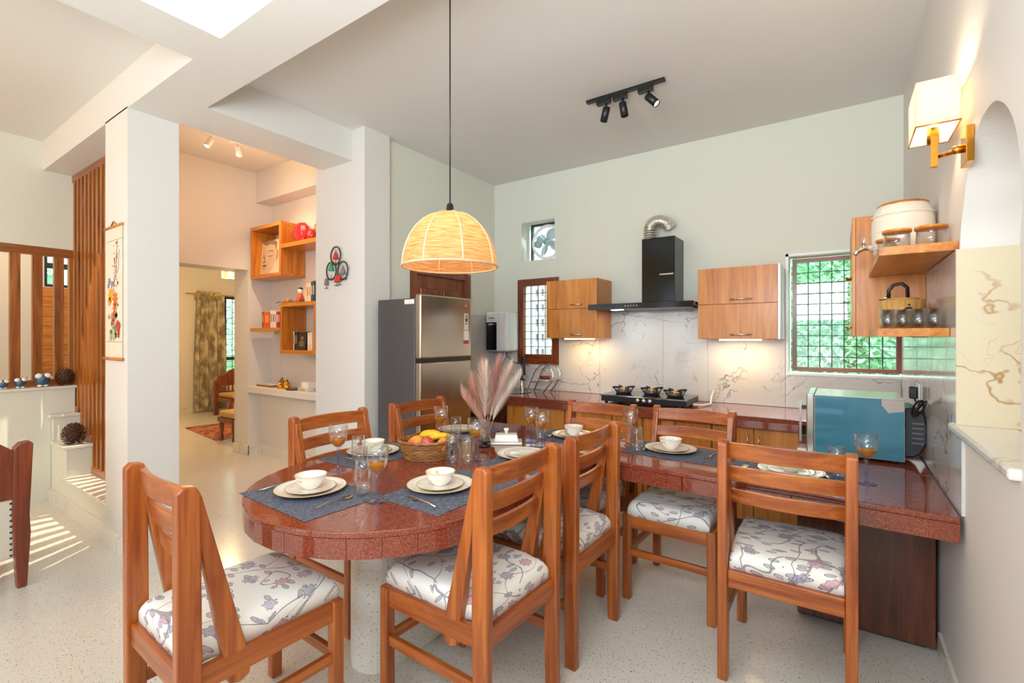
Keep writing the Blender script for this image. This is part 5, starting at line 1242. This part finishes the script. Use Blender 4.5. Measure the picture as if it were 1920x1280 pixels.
# ------------------------------------------------------------------ garden outside the windows
M['leaf'] = NT('garden_leaves'); q = M['leaf']; c = q.ramp(q.noise(q.obj(), 1.7, 3), [(.3, '68b488'), (.5, '9cd8a8'), (.7, 'dcf4d8')]); q.set(color=c, rough=.6)
tb = q.node('ShaderNodeBsdfTranslucent', [c]); mx = q.node('ShaderNodeMixShader', [.45, q.b.outputs[0], tb]); q.t.links.new(mx, q.n['Material Output'].inputs[0]); M['leaf'] = q.m
def shrub(loc, rx, ry, rz_, n, lab, ls=.06, seed=1):
    t = thing('garden_tree', lab, 'tree', loc); r = random.Random(seed); vs = []; fs = []
    for k in range(n):
        while True:
            p = Vector((r.uniform(-1, 1), r.uniform(-1, 1), r.uniform(-1, 1)))
            if .35 < p.length < 1: break
        p = Vector((p.x * rx, p.y * ry, rz_ + .25 + p.z * rz_)); e = Euler((r.uniform(-.9, .9), r.uniform(-.9, .9), r.uniform(0, 6.3)))
        s = ls * r.uniform(.6, 1.3); q4 = [Vector((-s, 0, 0)), Vector((0, -s * .38, 0)), Vector((s, 0, 0)), Vector((0, s * .38, s * .1))]
        b0 = len(vs)
        for w in q4: w.rotate(e); vs.append(tuple(p + w))
        fs.append((b0, b0 + 1, b0 + 2, b0 + 3))
    me = bpy.data.meshes.new('foliage'); me.from_pydata(vs, [], fs); me.materials.append(M['leaf'])
    o = bpy.data.objects.new('foliage', me); COL.objects.link(o); o.parent = t; o['kind'] = 'stuff'
    m = MB().tube([(0, 0, 0), (.05, 0, rz_ * .6), (0, .05, rz_ * 1.2)], [.09, .07, .04], 8)
    m.build('trunk', 'frame_z', t)
struct('floor_garden', box(-40, 25, 6.2, 40, -.12, -.02), plain('garden_soil', '5d7a48', .9, .3))
shrub((.1, 7.6, -.02), 1.6, 1.0, 1.7, 16000, 'leafy green tree seen through the kitchen window, left', seed=1)
shrub((2.4, 8.2, -.02), 1.9, 1.2, 2.1, 16000, 'leafy green tree seen through the kitchen window, right', seed=2)
shrub((1.2, 9.8, -.02), 3.2, 1.2, 2.6, 12000, 'tall green tree behind the two nearer ones', .13, seed=3)
shrub((-12.6, 5.6, -.02), 1.4, 1.6, 1.6, 6000, 'green shrub outside the far room window', seed=4)
shrub((-14.5, 3.6, -.02), 2.2, 2.2, 2.6, 5000, 'taller tree outside beyond the far room', .12, seed=5)
shrub((-9.6, .9, -.02), 1.0, .9, 1.9, 6000, 'green tree outside the little stair window', .06, seed=6)
# neighbour wall of pierced blocks seen through the small window
nb = thing('pierced_block_wall', 'pale pierced concrete block wall outside the small window', 'wall', (-4.2, 5.9, 0))
M['conc'] = plain('pale_concrete', 'c9cdd0', .8, .1)
box(-1.2, -.5, 0, .1, 0, 2.6).build('pillar', 'conc', nb); box(1.5, 1.8, 0, .1, 0, 2.6).build('pillar', 'conc', nb)
bm_ = None
for i in range(8):
    for k in range(12):
        x = -.49 + i * .25; z = k * .215
        if bm_ is None:
            q = MB().box(0, .24, 0, .1, 0, .05).box(0, .24, 0, .1, .155, .205).box(0, .05, 0, .1, .05, .155).box(.19, .24, 0, .1, .05, .155).box(.095, .145, 0, .1, .05, .155).build('block', 'conc', nb); bm_ = q.data
        else: q = bpy.data.objects.new('block', bm_); COL.objects.link(q); q.parent = nb
        q.location = (x, 0, z)
